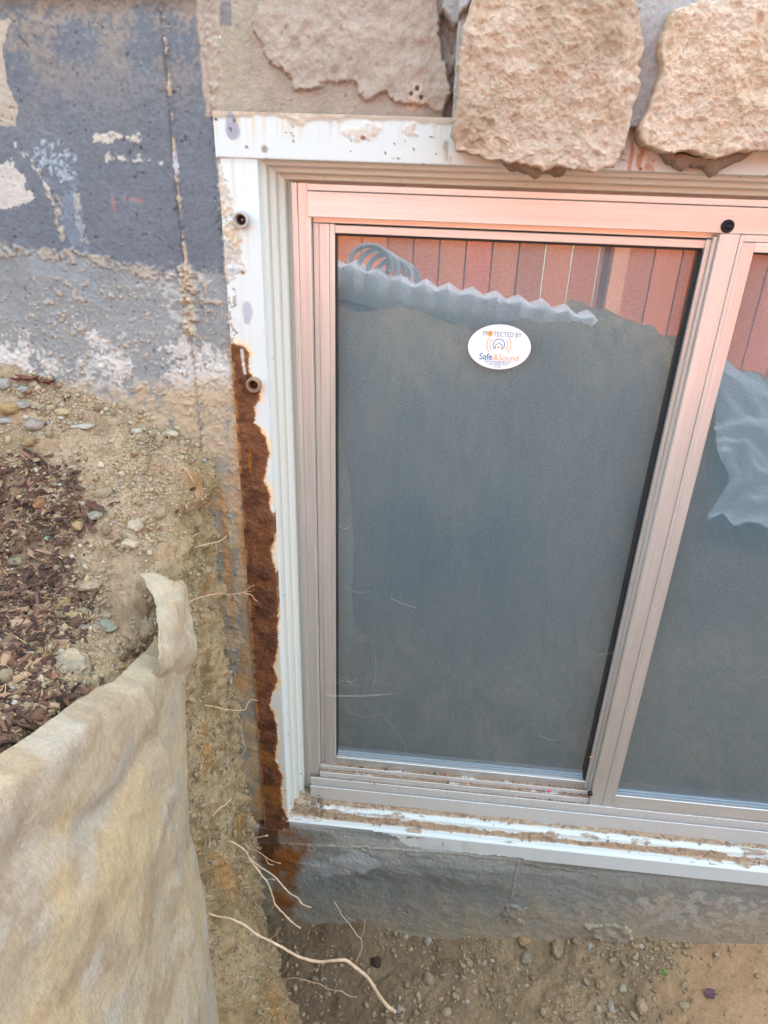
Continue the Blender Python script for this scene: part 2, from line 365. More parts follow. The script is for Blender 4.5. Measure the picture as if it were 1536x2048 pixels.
    C = mixc(C, np.array([.40, .42, .39]), bel * ss(1780, 1660, pyy + .06 * (pxx - 800) * -1 + 60 * (n4 - .5)) * ss(.35, .6, fbm(P, (8, 1, 60), 4, 55)) * .9)
    C = mixc(C, (.13, .15, .17), bel * pmask(Q, [(640, 1740), (760, 1720), (1020, 1760), (1050, 1830), (900, 1840), (650, 1810)], .05, 25, .05, 77) * .35)
    C = mixc(C, (.42, .45, .47), pmask(Q, [(600, 1722), (720, 1700), (760, 1725), (700, 1752), (600, 1745)], .02, 40, .006, 78) * .7)
    C = mixc(C, (.42, .40, .36), pmask(Q, [(1250, 1800), (1400, 1790), (1700, 1800), (1700, 1880), (1400, 1870), (1300, 1850)], .04, 60, .003, 79) * ss(.45, .58, n2) * .8)
    C = mixc(C, (.36, .33, .29), pmask(Q, [(1040, 1830), (1250, 1790), (1300, 1830), (1120, 1850)], .04, 60, .003, 80) * ss(.45, .58, n2) * .6)
    C = mixc(C, (.38, .31, .21), ss(1745, 1890, pyy + 110 * (n4 - .5)) * (pxx > 470) * (.55 + .4 * n2))
    for k, pl in enumerate(([(1035, 1725), (1022, 1800)], [(520, 1680), (900, 1700), (1200, 1750)])):
        mm = lmask(Q, pl, .0022, .003, 120, .001, 81 + k); C = mixc(C, (.30, .27, .22), mm * .7); H += mm * .0015
    mm = pmask(Q, [(1170, 1850), (1250, 1850), (1270, 1880), (1200, 1885)], .012, 90, .001, 84); C = mixc(C, (.30, .26, .19), mm * .7); H += mm * .008 * n2
    mm = pmask(Q, [(1010, 1810), (1050, 1815), (1040, 1850), (1005, 1840)], .012, 90, .001, 85); C = mixc(C, (.27, .23, .17), mm * .7); H += mm * .008 * n2
    H2 += .0062 * (pxx > 470) * np.where(Q[:, 0] < -.152, ss(.038, .031, Q[:, 1]), ss(.063, .055, Q[:, 1])) * ss(-.105, -.04, Q[:, 1] + .03 * (n4 - .5)) * ss(.33, .18, Q[:, 0] + .05 * (n2 - .5)); H2 += bel * (n4 - .5) * .004
    # rust run under the flange
    mm = pmask(Q, [(505, 1620), (575, 1640), (615, 1665), (612, 1710), (590, 1760), (585, 1830), (560, 1840), (545, 1800), (540, 1740), (515, 1700)], .022, 40, .014, 86)
    C = mixc(C, (.24, .10, .032), mm * (.45 + .6 * ss(.35, .6, n4)))
    mm = pmask(Q, [(515, 1640), (560, 1645), (560, 1690), (540, 1720), (520, 1690)], .01, 60, .003, 87); C = mixc(C, (.07, .03, .014), mm * .85)
    # screw rosettes
    for (cx, cy) in ((622, 1692), (732, 1692)):
        c0 = W([(cx, cy)])[0]; d = np.hypot(Q[:, 0] - c0[0], Q[:, 1] - c0[1]); mm = ss(.011, .009, d) * ss(.004, .006, d); H += mm * .0015; C = mixc(C, (.33, .3, .27), mm * .4)
    # ---------------- above the header: parging with the broken mortar bed
    ab = ss(1.285, 1.287, Q[:, 1]) * ss(-.2165, -.2125, Q[:, 0] + .006 * (n2 - .5))
    C = mixc(C, np.array(PARGE), ab * 1.); C *= (1 + ab * .5 * (n4 - .5))[:, None]
    mm = pmask(Q, [(505, 60), (520, 90), (545, 125), (580, 150), (592, 178), (625, 176), (650, 166), (690, 162), (712, 170), (718, 192), (745, 198), (770, 185), (800, 205), (840, 215), (885, 228), (905, 190), (903, 120), (885, 60), (870, -10), (860, -200), (560, -200), (530, -20)], .007, 60, .0015, 88)
    H2 += mm * (.0065 + .008 * (n4 - .5)) + mm * (n2 - .5) * .006; C = mixc(C, (.40, .33, .27), mm * .55)
    mm = pmask(Q, [(430, -40), (500, -40), (500, 130), (540, 215), (430, 225)], .01, 40, .006, 89); C = mixc(C, (.36, .32, .24), mm * .7)
    mm = pmask(Q, [(440, 0), (462, 0), (462, 50), (440, 50)], .003, 60, .001, 90); C = mixc(C, (.17, .17, .19), mm * .8)
    # dark gap left of first stone, and grey mortar joints
    mm = pmask(Q, [(885, 20), (915, 60), (908, 120), (912, 240), (885, 235), (900, 190), (893, 130), (878, 70)], .005, 60, .0015, 91); H2 -= mm * .012; C = mixc(C, (.26, .23, .21), mm * .6)
    mm = pmask(Q, [(860, -100), (960, -100), (940, 20), (908, 60), (890, 20)], .006, 60, .0015, 92); H2 += mm * .014; C = mixc(C, (.36, .35, .34), mm)
    mm = ab * (Q[:, 0] > W([(900, 0)])[0][0] + .01); H2 += mm * .030; C = mixc(C, (.40, .39, .38), mm * .9)
    for k, (cx, cy, r) in enumerate(((830, 195, .016),)):
        c0 = W([(cx, cy)])[0]; d = np.hypot(Q[:, 0] - c0[0], (Q[:, 1] - c0[1])) + .008 * (n2 - .5); mm = ss(r, r * .6, d); C = mixc(C, (.55, .40, .30), mm * ss(.35, .55, n3) * .9)
    for (cx, cy) in ((823, 188), (843, 195), (835, 178)):
        c0 = W([(cx, cy)])[0]; d = np.hypot(Q[:, 0] - c0[0], (Q[:, 1] - c0[1])) + .003 * (n2 - .5); mm = ss(.0035, .002, d); C = mixc(C, (.06, .045, .04), mm)
    # sandy grain
    C *= (.86 + .28 * n3)[:, None]
    return C, H + H2
wall = tag(empty('foundation_wall', (0, 0, -.3)), 'concrete foundation wall with flaking blue-grey waterproofing paint around the basement window', 'wall')
def patch(name, x0, x1, z0, z1, st, m):
    xs = np.arange(int(round((x1 - x0) / st)) + 1) * st + x0; xs[-1] = x1
    zs = np.arange(int(round((z1 - z0) / st)) + 1) * st + z0; zs[-1] = z1
    X, Z = np.meshgrid(xs, zs); Q = np.stack([X.ravel(), Z.ravel()], 1)
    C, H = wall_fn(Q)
    ed = np.minimum.reduce([ss(0, .004, np.abs(Q[:, 0] - (x0 if x0 > -.6 and False else -9))), np.ones(len(Q))])
    V = np.stack([Q[:, 0], -H * ed, Q[:, 1]], 1)
    return mk(name, V, grid_faces(len(zs), len(xs), flip=False), m, wall, col=C)
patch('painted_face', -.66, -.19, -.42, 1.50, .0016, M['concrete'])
patch('lower_face', -.19, .98, -.42, .063, .0018, M['concrete'])
patch('mortar_bed', -.19, .98, 1.27, 1.50, .0016, M['parge'])
# plain outer reaches of the same wall
b = MB(); b.box(-4, -.66, 0, .2, -.42, 1.50); b.box(.98, 1.11, 0.0, .2, -.42, 1.27); b.box(1.11, 5, 0, .2, -.42, 1.27); b.box(.98, 5, 0, .2, 1.27, 1.50)
b.C = [np.tile(np.array((.24, .25, .255)), (len(v), 1)) for v in b.V]
b.build('outer_face', M['concrete'], wall)
up = MB(); up.box(-4, 5, .01, .25, 1.50, 4.15)
house = tag(empty('house_upper_wall', (0, .1, 1.5)), 'rendered upper house wall rising above the stone course', 'wall')
up.build('rendered_face', M['siding'], house)

# ================================================================== SANDSTONE VENEER
def stone(label, outline, y0, th, seed, col, cen=None, group='sandstone veneer blocks above the window'):
    ol = outline; cen = ol.mean(0) if cen is None else cen
    # resample outline
    seg = np.linalg.norm(np.roll(ol, -1, 0) - ol, axis=1); cum = np.concatenate(([0], np.cumsum(seg))); n = 420
    t = np.linspace(0, cum[-1], n, endpoint=False); oc = np.vstack([ol, ol[:1]])
    R = np.stack([np.interp(t, cum, oc[:, 0]), np.interp(t, cum, oc[:, 1])], 1)
    for _ in range(1): R = (np.roll(R, 1, 0) + R * 2 + np.roll(R, -1, 0)) / 4
    Pn = q3(R); nn = fbm(Pn, 35, 5, seed) - .5; dr = R - cen; L = np.linalg.norm(dr, axis=1); R = R + dr / L[:, None] * (nn * .014 + (fbm(Pn, 150, 3, seed + 11) - .5) * .006)[:, None]
    prof = [(0.0, 1)] + [(f, 1.) for f in np.linspace(.012, .95, 120)] + [(.97, .985), (.985, .95), (.995, .86), (1., .7), (.998, .4), (.985, .15), (.96, -.1)]
    V = []
    for f, h in prof:
        q = cen + (R - cen) * f; V.append(np.stack([q[:, 0], np.full(n, y0 - th * h), q[:, 1]], 1))
    V = np.array(V); m = len(prof); V = V.reshape(-1, 3)
    fr = np.repeat([p[0] for p in prof], n)
    a = fbm(V, 14, 4, seed + 1) - .5; r1 = np.abs(fbm(V, 40, 4, seed + 2) - .5) * 2; r2 = fbm(V, 110, 4, seed + 3) - .5; r3 = fbm(V, 300, 3, seed + 4) - .5
    am = ss(1.0, .8, fr) * .7 + .3
    r4 = fbm(V @ np.array([[.8, 0, .6], [0, 1, 0], [-.6, 0, .8]]), (55, 55, 120), 4, seed + 9) - .5; V[:, 1] -= (a * .030 + (.25 - r1) * .006) * am + r2 * .0065 + np.maximum(r4, -.05) * .005 + r3 * .0035
    V[:, 2] += (r2 * .003) * (1 - am); V[:, 0] += (a * .004) * (1 - am)
    F = []
    i = np.arange(m - 1)[:, None] * n + np.arange(n)[None, :]; j = np.arange(m - 1)[:, None] * n + (np.arange(n)[None, :] + 1) % n
    F = np.stack([i, j, j + n, i + n], -1).reshape(-1, 4)[:, ::-1]
    c = np.array(col) * (1 + .35 * (fbm(V, 9, 4, seed + 5) - .5))[:, None]
    c = mixc(c, (.76, .60, .47), ss(.5, .7, fbm(V, 22, 4, seed + 6)) * .5); c = mixc(c, np.array(col) * (.8, .74, .62), ss(.5, .66, fbm(V, 30, 5, seed + 7)) * .45)
    c = mixc(c, (.42, .31, .21), ss(.54, .68, fbm(V, 17, 5, seed + 12)) * .5); c *= (.78 + .44 * fbm(V, 260, 3, seed + 8))[:, None]
    o = mk('sandstone_block', V, F, M['stone'], None, col=c)
    return tag(o, label, 'stone', group)
Y_ST = -.05
s1 = W([(925, 40), (945, -10), (985, -45), (1100, -70), (1230, -65), (1272, -20), (1285, 60), (1292, 110), (1280, 190), (1262, 260), (1250, 300), (1232, 332), (1190, 350), (1160, 345), (1120, 338), (1085, 342), (1050, 332), (1000, 328), (955, 322), (915, 300), (902, 270), (906, 200), (915, 120)], Y_ST)
stone('rough tan sandstone block, left of two, overhanging the white header flange', s1, .0, .052, 101, (.72, .55, .405))
s2 = W([(1345, 12), (1400, -2), (1470, -8), (1560, -15), (1640, -20), (1690, 40), (1700, 200), (1680, 300), (1600, 310), (1536, 300), (1480, 308), (1430, 318), (1380, 306), (1320, 312), (1295, 296), (1283, 280), (1288, 245), (1310, 190), (1322, 140), (1318, 100), (1335, 50)], Y_ST)
stone('paler pinkish sandstone block at the right edge above the window', s2, .0, .052, 202, (.86, .665, .50))
for k, (x0, x1, z0, z1) in enumerate(((.60, .82, 1.255, 1.43), (.87, 1.12, 1.25, 1.44))):
    ol = np.array([(x0, z0 + .01), (x0 + .03, z0), (x1 - .03, z0 + .005), (x1, z0 + .03), (x1 - .006, z1 - .02), (x1 - .03, z1), (x0 + .02, z1 - .005), (x0 + .005, z1 - .04)])
    stone(('sandstone block just beyond the right edge of the picture', 'sandstone block farthest right above the window')[k], ol, .0, .05, 300 + 20 * k, (.5, .37, .27))
# broken mortar lips hanging under the stones
def lump_strip(name, pts, y0, y1, hgt, seed, col, m):
    V = []; n = 160; x = np.linspace(0, 1, n); a = np.array(pts, float)
    base = np.stack([np.interp(x, np.linspace(0, 1, len(a)), a[:, 0]), np.interp(x, np.linspace(0, 1, len(a)), a[:, 1])], 1)
    rows = 14
    for r in range(rows):
        ang = math.pi * r / (rows - 1); hg = hgt * np.sqrt(np.sin(np.clip(x, .001, .999) * math.pi)) * (.5 + 1.0 * fbm(np.stack([x * 8 + seed, 0 * x, 0 * x], 1), 1, 4, seed + 5))
        yy = (y0 + y1) / 2 - (y0 - y1) / 2 * math.cos(ang); dz = -hg * math.sin(ang)
        V.append(np.stack([base[:, 0], np.full(n, yy), base[:, 1] + dz], 1))
    V = np.concatenate(V); nn = fbm(V, 60, 4, seed) - .5; V[:, 2] += nn * .008; V[:, 1] += (fbm(V, 90, 3, seed + 1) - .5) * .006
    c = np.array(col) * (.7 + .6 * fbm(V, 150, 3, seed + 2))[:, None]
    return mk(name, V, grid_faces(rows, n), m, wall, col=c)
lump_strip('mortar_lip', W([(1005, 322), (1050, 322), (1100, 325), (1140, 332)], -.02), -.001, -.036, .016, 5, (.26, .20, .15), M['parge'])
lump_strip('mortar_lip', W([(1318, 300), (1380, 312), (1440, 312), (1500, 305)], -.02), -.001, -.032, .018, 9, (.24, .18, .13), M['parge'])

# ================================================================== WINDOW
win = tag(empty('basement_window', (.45, 0, .05)), 'sliding aluminium basement window set in a rusting white steel surround', 'window')
XL, XR = -.152, 1.06          # opening at the wall face
ZT, ZB = 1.242, .055
OFF = [(0, -.004), (.0005, .006), (.002, .0115), (.0065, .012), (.0075, .014), (.0075, .023), (.009, .026), (.0145, .027), (.0155, .029), (.0155, .038), (.017, .041), (.0225, .042), (.0235, .044), (.0235, .054), (.0245, .0575), (.030, .058)]
def resample(P, st):
    P = np.array(P, float); o = [P[0]]
    for a, b2 in zip(P[:-1], P[1:]):
        k = max(1, int(np.ceil(np.linalg.norm(b2 - a) / st)))
        for i in range(1, k + 1): o.append(a + (b2 - a) * i / k)
    return np.array(o)
WHITE = np.array((.60, .65, .63))
def steel_jamb():
    prof = resample([(-.0495, -.003)] + OFF, .0014)       # (inward offset, y)
    nz = 860; t = np.linspace(0, 1, nz); V = []
    for o, y in prof:
        zt = ZT - max(o, 0) - .0005; zb = .034 if o <= 0 else .036 + max(o, 0)
        V.append(np.stack([np.full(nz, XL + o), np.full(nz, y), zb + (zt - zb) * t], 1))
    V = np.concatenate(V); O = np.repeat(prof[:, 0], nz)
    Q = V[:, [0, 2]].copy(); P = q3(Q); n1 = fbm(V, 20, 4, 301); n2 = fbm(V, 90, 4, 302); n3 = fbm(V, 280, 3, 303)
    C = np.tile(WHITE, (len(V), 1)); C = mixc(C, (.66, .68, .60), ss(.001, .006, O) * .35)
    fl = (O < .0006)
    poly = [(440, 686), (468, 682), (486, 690), (497, 705), (500, 742), (522, 775), (518, 800), (508, 812), (512, 845), (530, 872), (537, 905), (528, 960), (540, 985), (541, 1015), (553, 1040), (553, 1075), (543, 1100), (556, 1150), (556, 1195), (560, 1215), (556, 1250), (558, 1290), (548, 1330), (556, 1362), (545, 1385), (541, 1410), (556, 1450), (558, 1480), (549, 1510), (566, 1555), (562, 1600), (578, 1640), (580, 1700), (440, 1700)]
    pw = W(poly, -.003); d = sdp(Q, pw); wob = .009 * (fbm(P, 80, 6, 305) - .5) + .004 * (fbm(P, 420, 3, 306) - .5)
    dd = d + wob
    r = (1 - ss(-.0008, .0006, dd)) * fl; halo = (1 - ss(.000, .009, dd + .030 * (n2 - .5))) * fl * (1 - r)
    C = mixc(C, (.80, .62, .36), halo * .75); C = mixc(C, (.66, .32, .09), (1 - ss(.0, .003, dd + .008 * (n2 - .5))) * fl * (1 - r) * .7)
    # lower part: rust more orange and mixed
    lowf = ss(.45, .1, Q[:, 1])
    rc = np.tile(np.array((.20, .085, .042)), (len(V), 1)) * (.65 + .7 * n2)[:, None]
    rc = mixc(rc, (.07, .03, .018), ss(.45, .68, fbm(P, 60, 6, 307)) * .6); rc *= (.7 + .6 * fbm(P, 500, 2, 309))[:, None]; rc = mixc(rc, (.32, .13, .03), ss(.56, .68, fbm(P, 35, 4, 308)) * (.25 + .6 * lowf))
    rc = mixc(rc, (.35, .16, .05), ss(-.006, -.0005, dd) * .35)
    C = C * (1 - r)[:, None] + rc * r[:, None]
    # orange outer edge and upper ragged strip
    ed = ss(.006, .0005, np.abs(Q[:, 0] + .2015) ) * fl * ss(1.03, 1.0, Q[:, 1]); C = mixc(C, (.50, .23, .06), ed * ss(.35, .6, n2) * .9)
    s = W([(484, 700), (490, 745)], -.003); mm = (1 - ss(.0015, .003, sdl(Q, s) + .003 * (n2 - .5))) * fl; C = mixc(C, (.74, .66, .56), mm)
    # mortar splash over the upper left of the flange
    for k, (pl, cc) in enumerate((([(430, 330), (448, 335), (452, 375), (470, 400), (468, 425), (478, 470), (488, 540), (470, 560), (440, 560)], (.45, .40, .33)), ([(440, 400), (466, 408), (470, 440), (484, 480), (470, 500), (440, 480)], (.52, .42, .27)))):
        mm = pmask(Q, pl, .008, 110, .0012, 310 + k, -.003) * fl; C = mixc(C, cc, mm * ss(.25, .5, n3) * .9); V[:, 1] -= mm * .002 * n3
    mm = lmask(Q, [(458, 480), (466, 500), (468, 525), (465, 545)], .0012, .002, 100, .0006, 320, -.003) * fl; C = mixc(C, (.25, .42, .58), mm * .85)
    # grey unpainted spots
    for (cx, cy, rx, rz) in ((495, 622, .0075, .014), (494, 640, .005, .006)):
        c0 = W([(cx, cy)], -.003)[0]; dd2 = np.hypot((Q[:, 0] - c0[0]) / rx, (Q[:, 1] - c0[1]) / rz); mm = ss(1.1, .8, dd2 + .15 * (n2 - .5)) * fl; C = mixc(C, (.36, .39, .45), mm * .85)
    # slotted hole, screw holes
    sl = W([(500, 897), (501, 940)], -.003); mm = (1 - ss(.0018, .0026, sdl(Q, sl))) * fl; C = mixc(C, (.38, .15, .03), mm); V[:, 1] += mm * .002
    for (cx, cy) in ((486, 545), (498, 1170)):
        c0 = W([(cx, cy)], -.003)[0]; dd2 = np.hypot(Q[:, 0] - c0[0], Q[:, 1] - c0[1]); C = mixc(C, (.30, .16, .09), ss(.0035, .002, dd2) * .9)
    # drips
    dr = ss(.60, .68, fbm(P, (260, 1, 9), 3, 322)) * fl * ss(.9, 1.22, Q[:, 1]); C = mixc(C, (.50, .44, .33), dr * .4)
    # soiling of the steps towards the sill, and dark specks
    C = mixc(C, (.50, .46, .33), ss(.55, .7, fbm(V, (50, 50, 6), 4, 323)) * ss(.001, .01, O) * .45 * ss(.6, 1.2, Q[:, 1]))
    C = mixc(C, (.12, .09, .06), ss(.80, .82, fbm(V, 90, 2, 324) + 0) * ss(.6, .7, fbm(V, 25, 2, 325)) * .9)
    gr = (np.abs(O - .0072) < .0008) | (np.abs(O - .0152) < .0008) | (np.abs(O - .0232) < .0008); C = mixc(C, (.42, .40, .31), gr * .5)
    C = mixc(C, (.55, .42, .25), ss(.30, .0, Q[:, 1]) * ss(.52, .7, n2) * (O > -.012) * (O < .004) * .7)
    V[:, 1] -= r * ((n2 - .5) * .004 + (n3 - .5) * .0025 + .0012)
    F = grid_faces(len(prof), nz, flip=True)
    keep = None
    o = mk('steel_jamb', V, F, M['steel'], win, col=C)
    # rough rust shading goes on the rusted faces only
    o.data.materials.append(M['rust'])
    rf = r[F[:, 0]] > .5; o.data.polygons.foreach_set('material_index', rf.astype(np.int32))
    return o
steel_jamb()
def steel_head():
    prof = resample([(-.050, -.0065), (-.0005, -.0065)] + [(0, -.0055)] + [(a, b2) for a, b2 in OFF[1:]], .0016)
    nx = 620; V = []
    for o, y in prof:
        x0 = XL - .051 if o <= 0 else XL + max(o, 0); x1 = 1.11 if o <= 0 else XR - o
        u = np.linspace(0, 1, nx); u = u ** 1.0
        V.append(np.stack([x0 + (x1 - x0) * u, np.full(nx, y), np.full(nx, ZT - o)], 1))
    V = np.concatenate(V); O = np.repeat(prof[:, 0], nx); Q = V[:, [0, 2]].copy(); P = q3(Q)
    n2 = fbm(V, 90, 4, 402); n3 = fbm(V, 280, 3, 403); fl = O <= .0001
    C = np.tile(WHITE * .93, (len(V), 1)); zf = (Q[:, 1] - ZT) / .05
    # ragged upper edge: parging creeping over
    creep = ss(.86, .93, zf + .22 * (fbm(P, 60, 4, 404) - .5)) * fl; C = mixc(C, (.44, .35, .26), creep * .9); V[:, 1] -= creep * .0015
    dr = ss(.56, .63, fbm(P, (330, 1, 10), 3, 405)) * fl * ss(.15, .7, zf) * ss(640, 560, proj(V)[0]); C = mixc(C, (.58, .50, .36), dr * .75)
    dr = ss(.60, .66, fbm(P, (260, 1, 12), 3, 406)) * fl * ss(.3, .9, zf); C = mixc(C, (.52, .42, .30), dr * .5)
    for k, (pl, a) in enumerate((([(680, 262), (720, 252), (770, 250), (765, 265), (720, 280), (690, 272)], .8), ([(800, 255), (830, 250), (832, 270), (812, 276)], .9), ([(575, 238), (625, 236), (620, 246), (590, 248)], .8), ([(640, 225), (700, 228), (690, 245), (650, 240)], .6), ([(858, 240), (895, 245), (890, 330), (880, 330), (870, 262)], .25))):
        mm = pmask(Q, pl, .006, 150, .001, 410 + k, -.0065) * fl; C = mixc(C, (.50, .42, .33), mm * a * ss(.3, .5, n3)); V[:, 1] -= mm * .0015 * a
    for (cx, cy, rx, rz) in ((463, 250, .0075, .016), (466, 262, .009, .010)):
        c0 = W([(cx, cy)], -.0065)[0]; dd2 = np.hypot((Q[:, 0] - c0[0]) / rx, (Q[:, 1] - c0[1]) / rz); mm = ss(1.1, .85, dd2 + .15 * (n2 - .5)) * fl; C = mixc(C, (.28, .29, .34), mm * .9)
    for (cx, cy, r0, cc) in ((529, 298, .0042, (.25, .22, .19)), (493, 294, .0015, (.2, .12, .08)), (726, 276, .0028, (.25, .14, .09)), (1281, 338, .002, (.1, .05, .03)), (1022, 340, .002, (.1, .05, .03))):
        c0 = W([(cx, cy)], -.0065)[0]; dd2 = np.hypot(Q[:, 0] - c0[0], Q[:, 1] - c0[1]); C = mixc(C, cc, ss(r0 * 1.2, r0 * .8, dd2) * fl)
    mm = lmask(Q, [(893, 290), (895, 330)], .004, .006, 150, .001, 420, -.0065) * fl; C = mixc(C, (.33, .27, .2), mm * ss(.42, .55, fbm(P, (300, 1, 30), 3, 421)) * .8)
    mm = pmask(Q, [(1240, 270), (1300, 280), (1310, 350), (1235, 350)], .008, 120, .002, 422, -.0065) * fl; C = mixc(C, (.42, .18, .10), mm * ss(.48, .6, fbm(P, (260, 1, 60), 3, 423)) * .8)
    C = mixc(C, (.10, .06, .04), ss(.83, .85, fbm(V, 170, 2, 424)) * .9)
    C = mixc(C, (.56, .50, .38), ss(.004, .02, O) * .5); gr = (np.abs(O - .0072) < .0008) | (np.abs(O - .0152) < .0008); C = mixc(C, (.40, .33, .25), gr * .5)
    return mk('steel_head', V, grid_faces(len(prof), nx), M['steel'], win, col=C)
steel_head()
SILL = [(-.020, -.0066), (.049, -.0066), (.0515, -.004), (.052, .002), (.0505, .006), (.0495, .010), (.050, .014), (.0575, .016), (.0590, .019), (.0590, .024), (.0565, .030), (.0565, .036), (.064, .038), (.066, .041), (.066, .046), (.064, .050), (.062, .058)]
SILL = [(z + (.012 if y > .012 else 0) + .011, y) for z, y in SILL]; SILL[0] = (.024, -.0066)
def sill():
    prof = resample(SILL, .0014)
    # profile given as (z, y)
    nx = 700; xs = np.linspace(XL - .004, XR + .002, nx); V = np.concatenate([np.stack([xs, np.full(nx, y), np.full(nx, z)], 1) for z, y in prof])
    n1 = fbm(V, 14, 4, 501); n2 = fbm(V, 60, 4, 502); n3 = fbm(V, 240, 3, 503); yy = V[:, 1]; zz = V[:, 2]; xx = V[:, 0]
    C = np.tile(WHITE, (len(V), 1))
    # dirt collects in troughs
    tr = np.exp(-((yy - .011) / .0035) ** 2) + np.exp(-((yy - .032) / .006) ** 2) * 1.1 + np.exp(-((yy - .0545) / .0035) ** 2)
    D = ss(.17, .44, tr * .66 + (fbm(V, (18, 90, 90), 4, 504) - .5) * 1.0 + .16 * ss(.3, -.1, xx) ) * (yy > -.0052)
    D = np.clip(D + .9 * (n3 - .5) * (D > .05) * (D < .98), 0, 1); D = np.maximum(D, ss(.60, .70, fbm(V, (30, 60, 60), 4, 506)) * (yy > -.003) * .9)
    pile = ss(-.075, -.145, xx + .03 * (n2 - .5) + .5 * (yy - .03)) * (yy > .004); D = np.clip(np.maximum(D, pile), 0, 1)
    dc = np.array((.36, .26, .17)) * (.6 + .8 * n3)[:, None]; dc = mixc(dc, (.20, .13, .09), ss(.55, .65, fbm(V, 120, 4, 505)) * .8)
    C = C * (1 - D)[:, None] + dc * D[:, None]
    V[:, 2] += D * (yy > 0) * (.0014 + .003 * n3 + .0035 * np.exp(-((yy - .032) / .006) ** 2) * n2) + pile * (.004 + .006 * n2)
    fr = (yy < -.006)
    Q = V[:, [0, 2]]
    cem = pmask(Q, [(400, 1600), (560, 1640), (640, 1648), (690, 1655), (740, 1660), (790, 1672), (810, 1690), (860, 1700), (930, 1706), (1000, 1712), (1050, 1716), (1000, 1760), (400, 1800)], .005, 90, .0012, 510, -.0065)
    C = C * (1 - cem * fr)[:, None] + (cem * fr)[:, None] * (np.array((.34, .345, .31)) * (.7 + .6 * n2)[:, None] * (.8 + .4 * n3)[:, None]); V[:, 1] -= cem * fr * (.001 + .0025 * n2)
    C = mixc(C, (.42, .38, .33), fr * ss(.5, .7, n2) * ss(.55, -.1, xx) * .6)
    C = mixc(C, (.60, .67, .70), fr * .3)
    mm = pmask(Q, [(500, 1600), (580, 1640), (615, 1665), (605, 1720), (500, 1740)], .01, 60, .003, 512, -.0065); C = mixc(C, (.26, .11, .03), mm * fr * .7)
    F = grid_faces(len(prof), nx); kill = ((cem > .5) & (zz < .0605) & (yy < -.004))[F].any(1); return mk('steel_sill', V, F[~kill], M['steel'], win, col=C)
sill()
b = MB(); b.box(XR, 1.11, -.003, .06, .035, ZT - .0005, c=WHITE); b.build('steel_jamb', M['steel'], win)
# --- tie cones / fasteners on the flange
def cone(px, py, col, inner, rr=.0105):
    c = bp(px, py, y=-.010); b = MB(); c = (c[0], 0, c[2])
    b.lathe([(rr, -.003), (rr, -.0125), (rr * .93, -.0140), (rr * .70, -.0140), (rr * .62, -.0125), (rr * .5, -.006), (rr * .12, -.0045)], c, n=40, c=col)
    nn = b.C[0]; nn[3 * 40:] = inner; nn[5 * 40:] = (.03, .02, .015)
    o = b.build('tie_cone', M['pebble'], win, smooth=True); return o
cone(482, 440, (.40, .40, .42), (.34, .28, .22)); cone(507, 770, (.30, .20, .14), (.24, .13, .07))
b = MB(); c = bp(530, 1150, y=-.006); b.lathe([(.0098, -.004), (.0098, -.0075), (.008, -.009), (.0045, -.009), (.004, -.0078), (.0035, -.011), (.0001, -.0115)], (c[0], 0, c[2]), n=32, c=(.12, .05, .028)); b.build('rusted_screw', M['rust'], win, smooth=True)
# --- aluminium frame
fr = win
def bx(name, m, *boxes, bv=.0008, parent=None, c=None):
    b = MB()
    for q in boxes: b.box(*q, b=bv, c=c)
    return b.build(name, m, parent or win)
Z0 = .088
bx('frame_stile', M['alu_v'], (-.1225, -.1145, .050, .10, Z0 - .012, 1.2155), (-.1143, -.0975, .0515, .10, Z0 - .012, 1.2155))
bx('frame_header', M['alu_h'], (-.1005, 1.03, .046, .10, 1.2065, 1.2150), (-.1005, 1.03, .0440, .10, 1.1745, 1.2060))
bx('header_recess', M['alu_h'], (-.0973, 1.03, .0660, .10, 1.166, 1.1743))
# sash (left)
bx('sash_stile', M['alu_v'], (-.0968, -.0885, .0660, .099, .150, 1.1655), (-.0883, -.0745, .0640, .099, .150, 1.1655), (-.0743, -.0668, .0655, .099, .150, 1.1655))
bx('sash_rail', M['alu_h'], (-.0666, .445, .0655, .099, 1.1535, 1.1640))
bx('sash_rail', M['alu_h'], (-.0666, .445, .0650, .099, .148, .1745))
bx('glazing_gasket', M['gasket'], (-.0666, .445, .0700, .0985, 1.1500, 1.1533), (-.0666, -.0652, .070, .0985, .1747, 1.150), (.4215, .4240, .0665, .0985, .1747, 1.150))
bx('glazing_seal', M['spacer'], (-.0650, .4213, .0720, .0985, .1747, .1785), bv=.001)
bx('glazing_seal', M['spacer'], (-.0650, .4213, .0745, .0985, .1787, .1815), bv=.001)
# left stile of sash behind the mullion
bx('sash_stile', M['alu_v'], (.4242, .4300, .0600, .099, .156, 1.1655), (.4301, .4340, .0520, .099, .156, 1.1700))
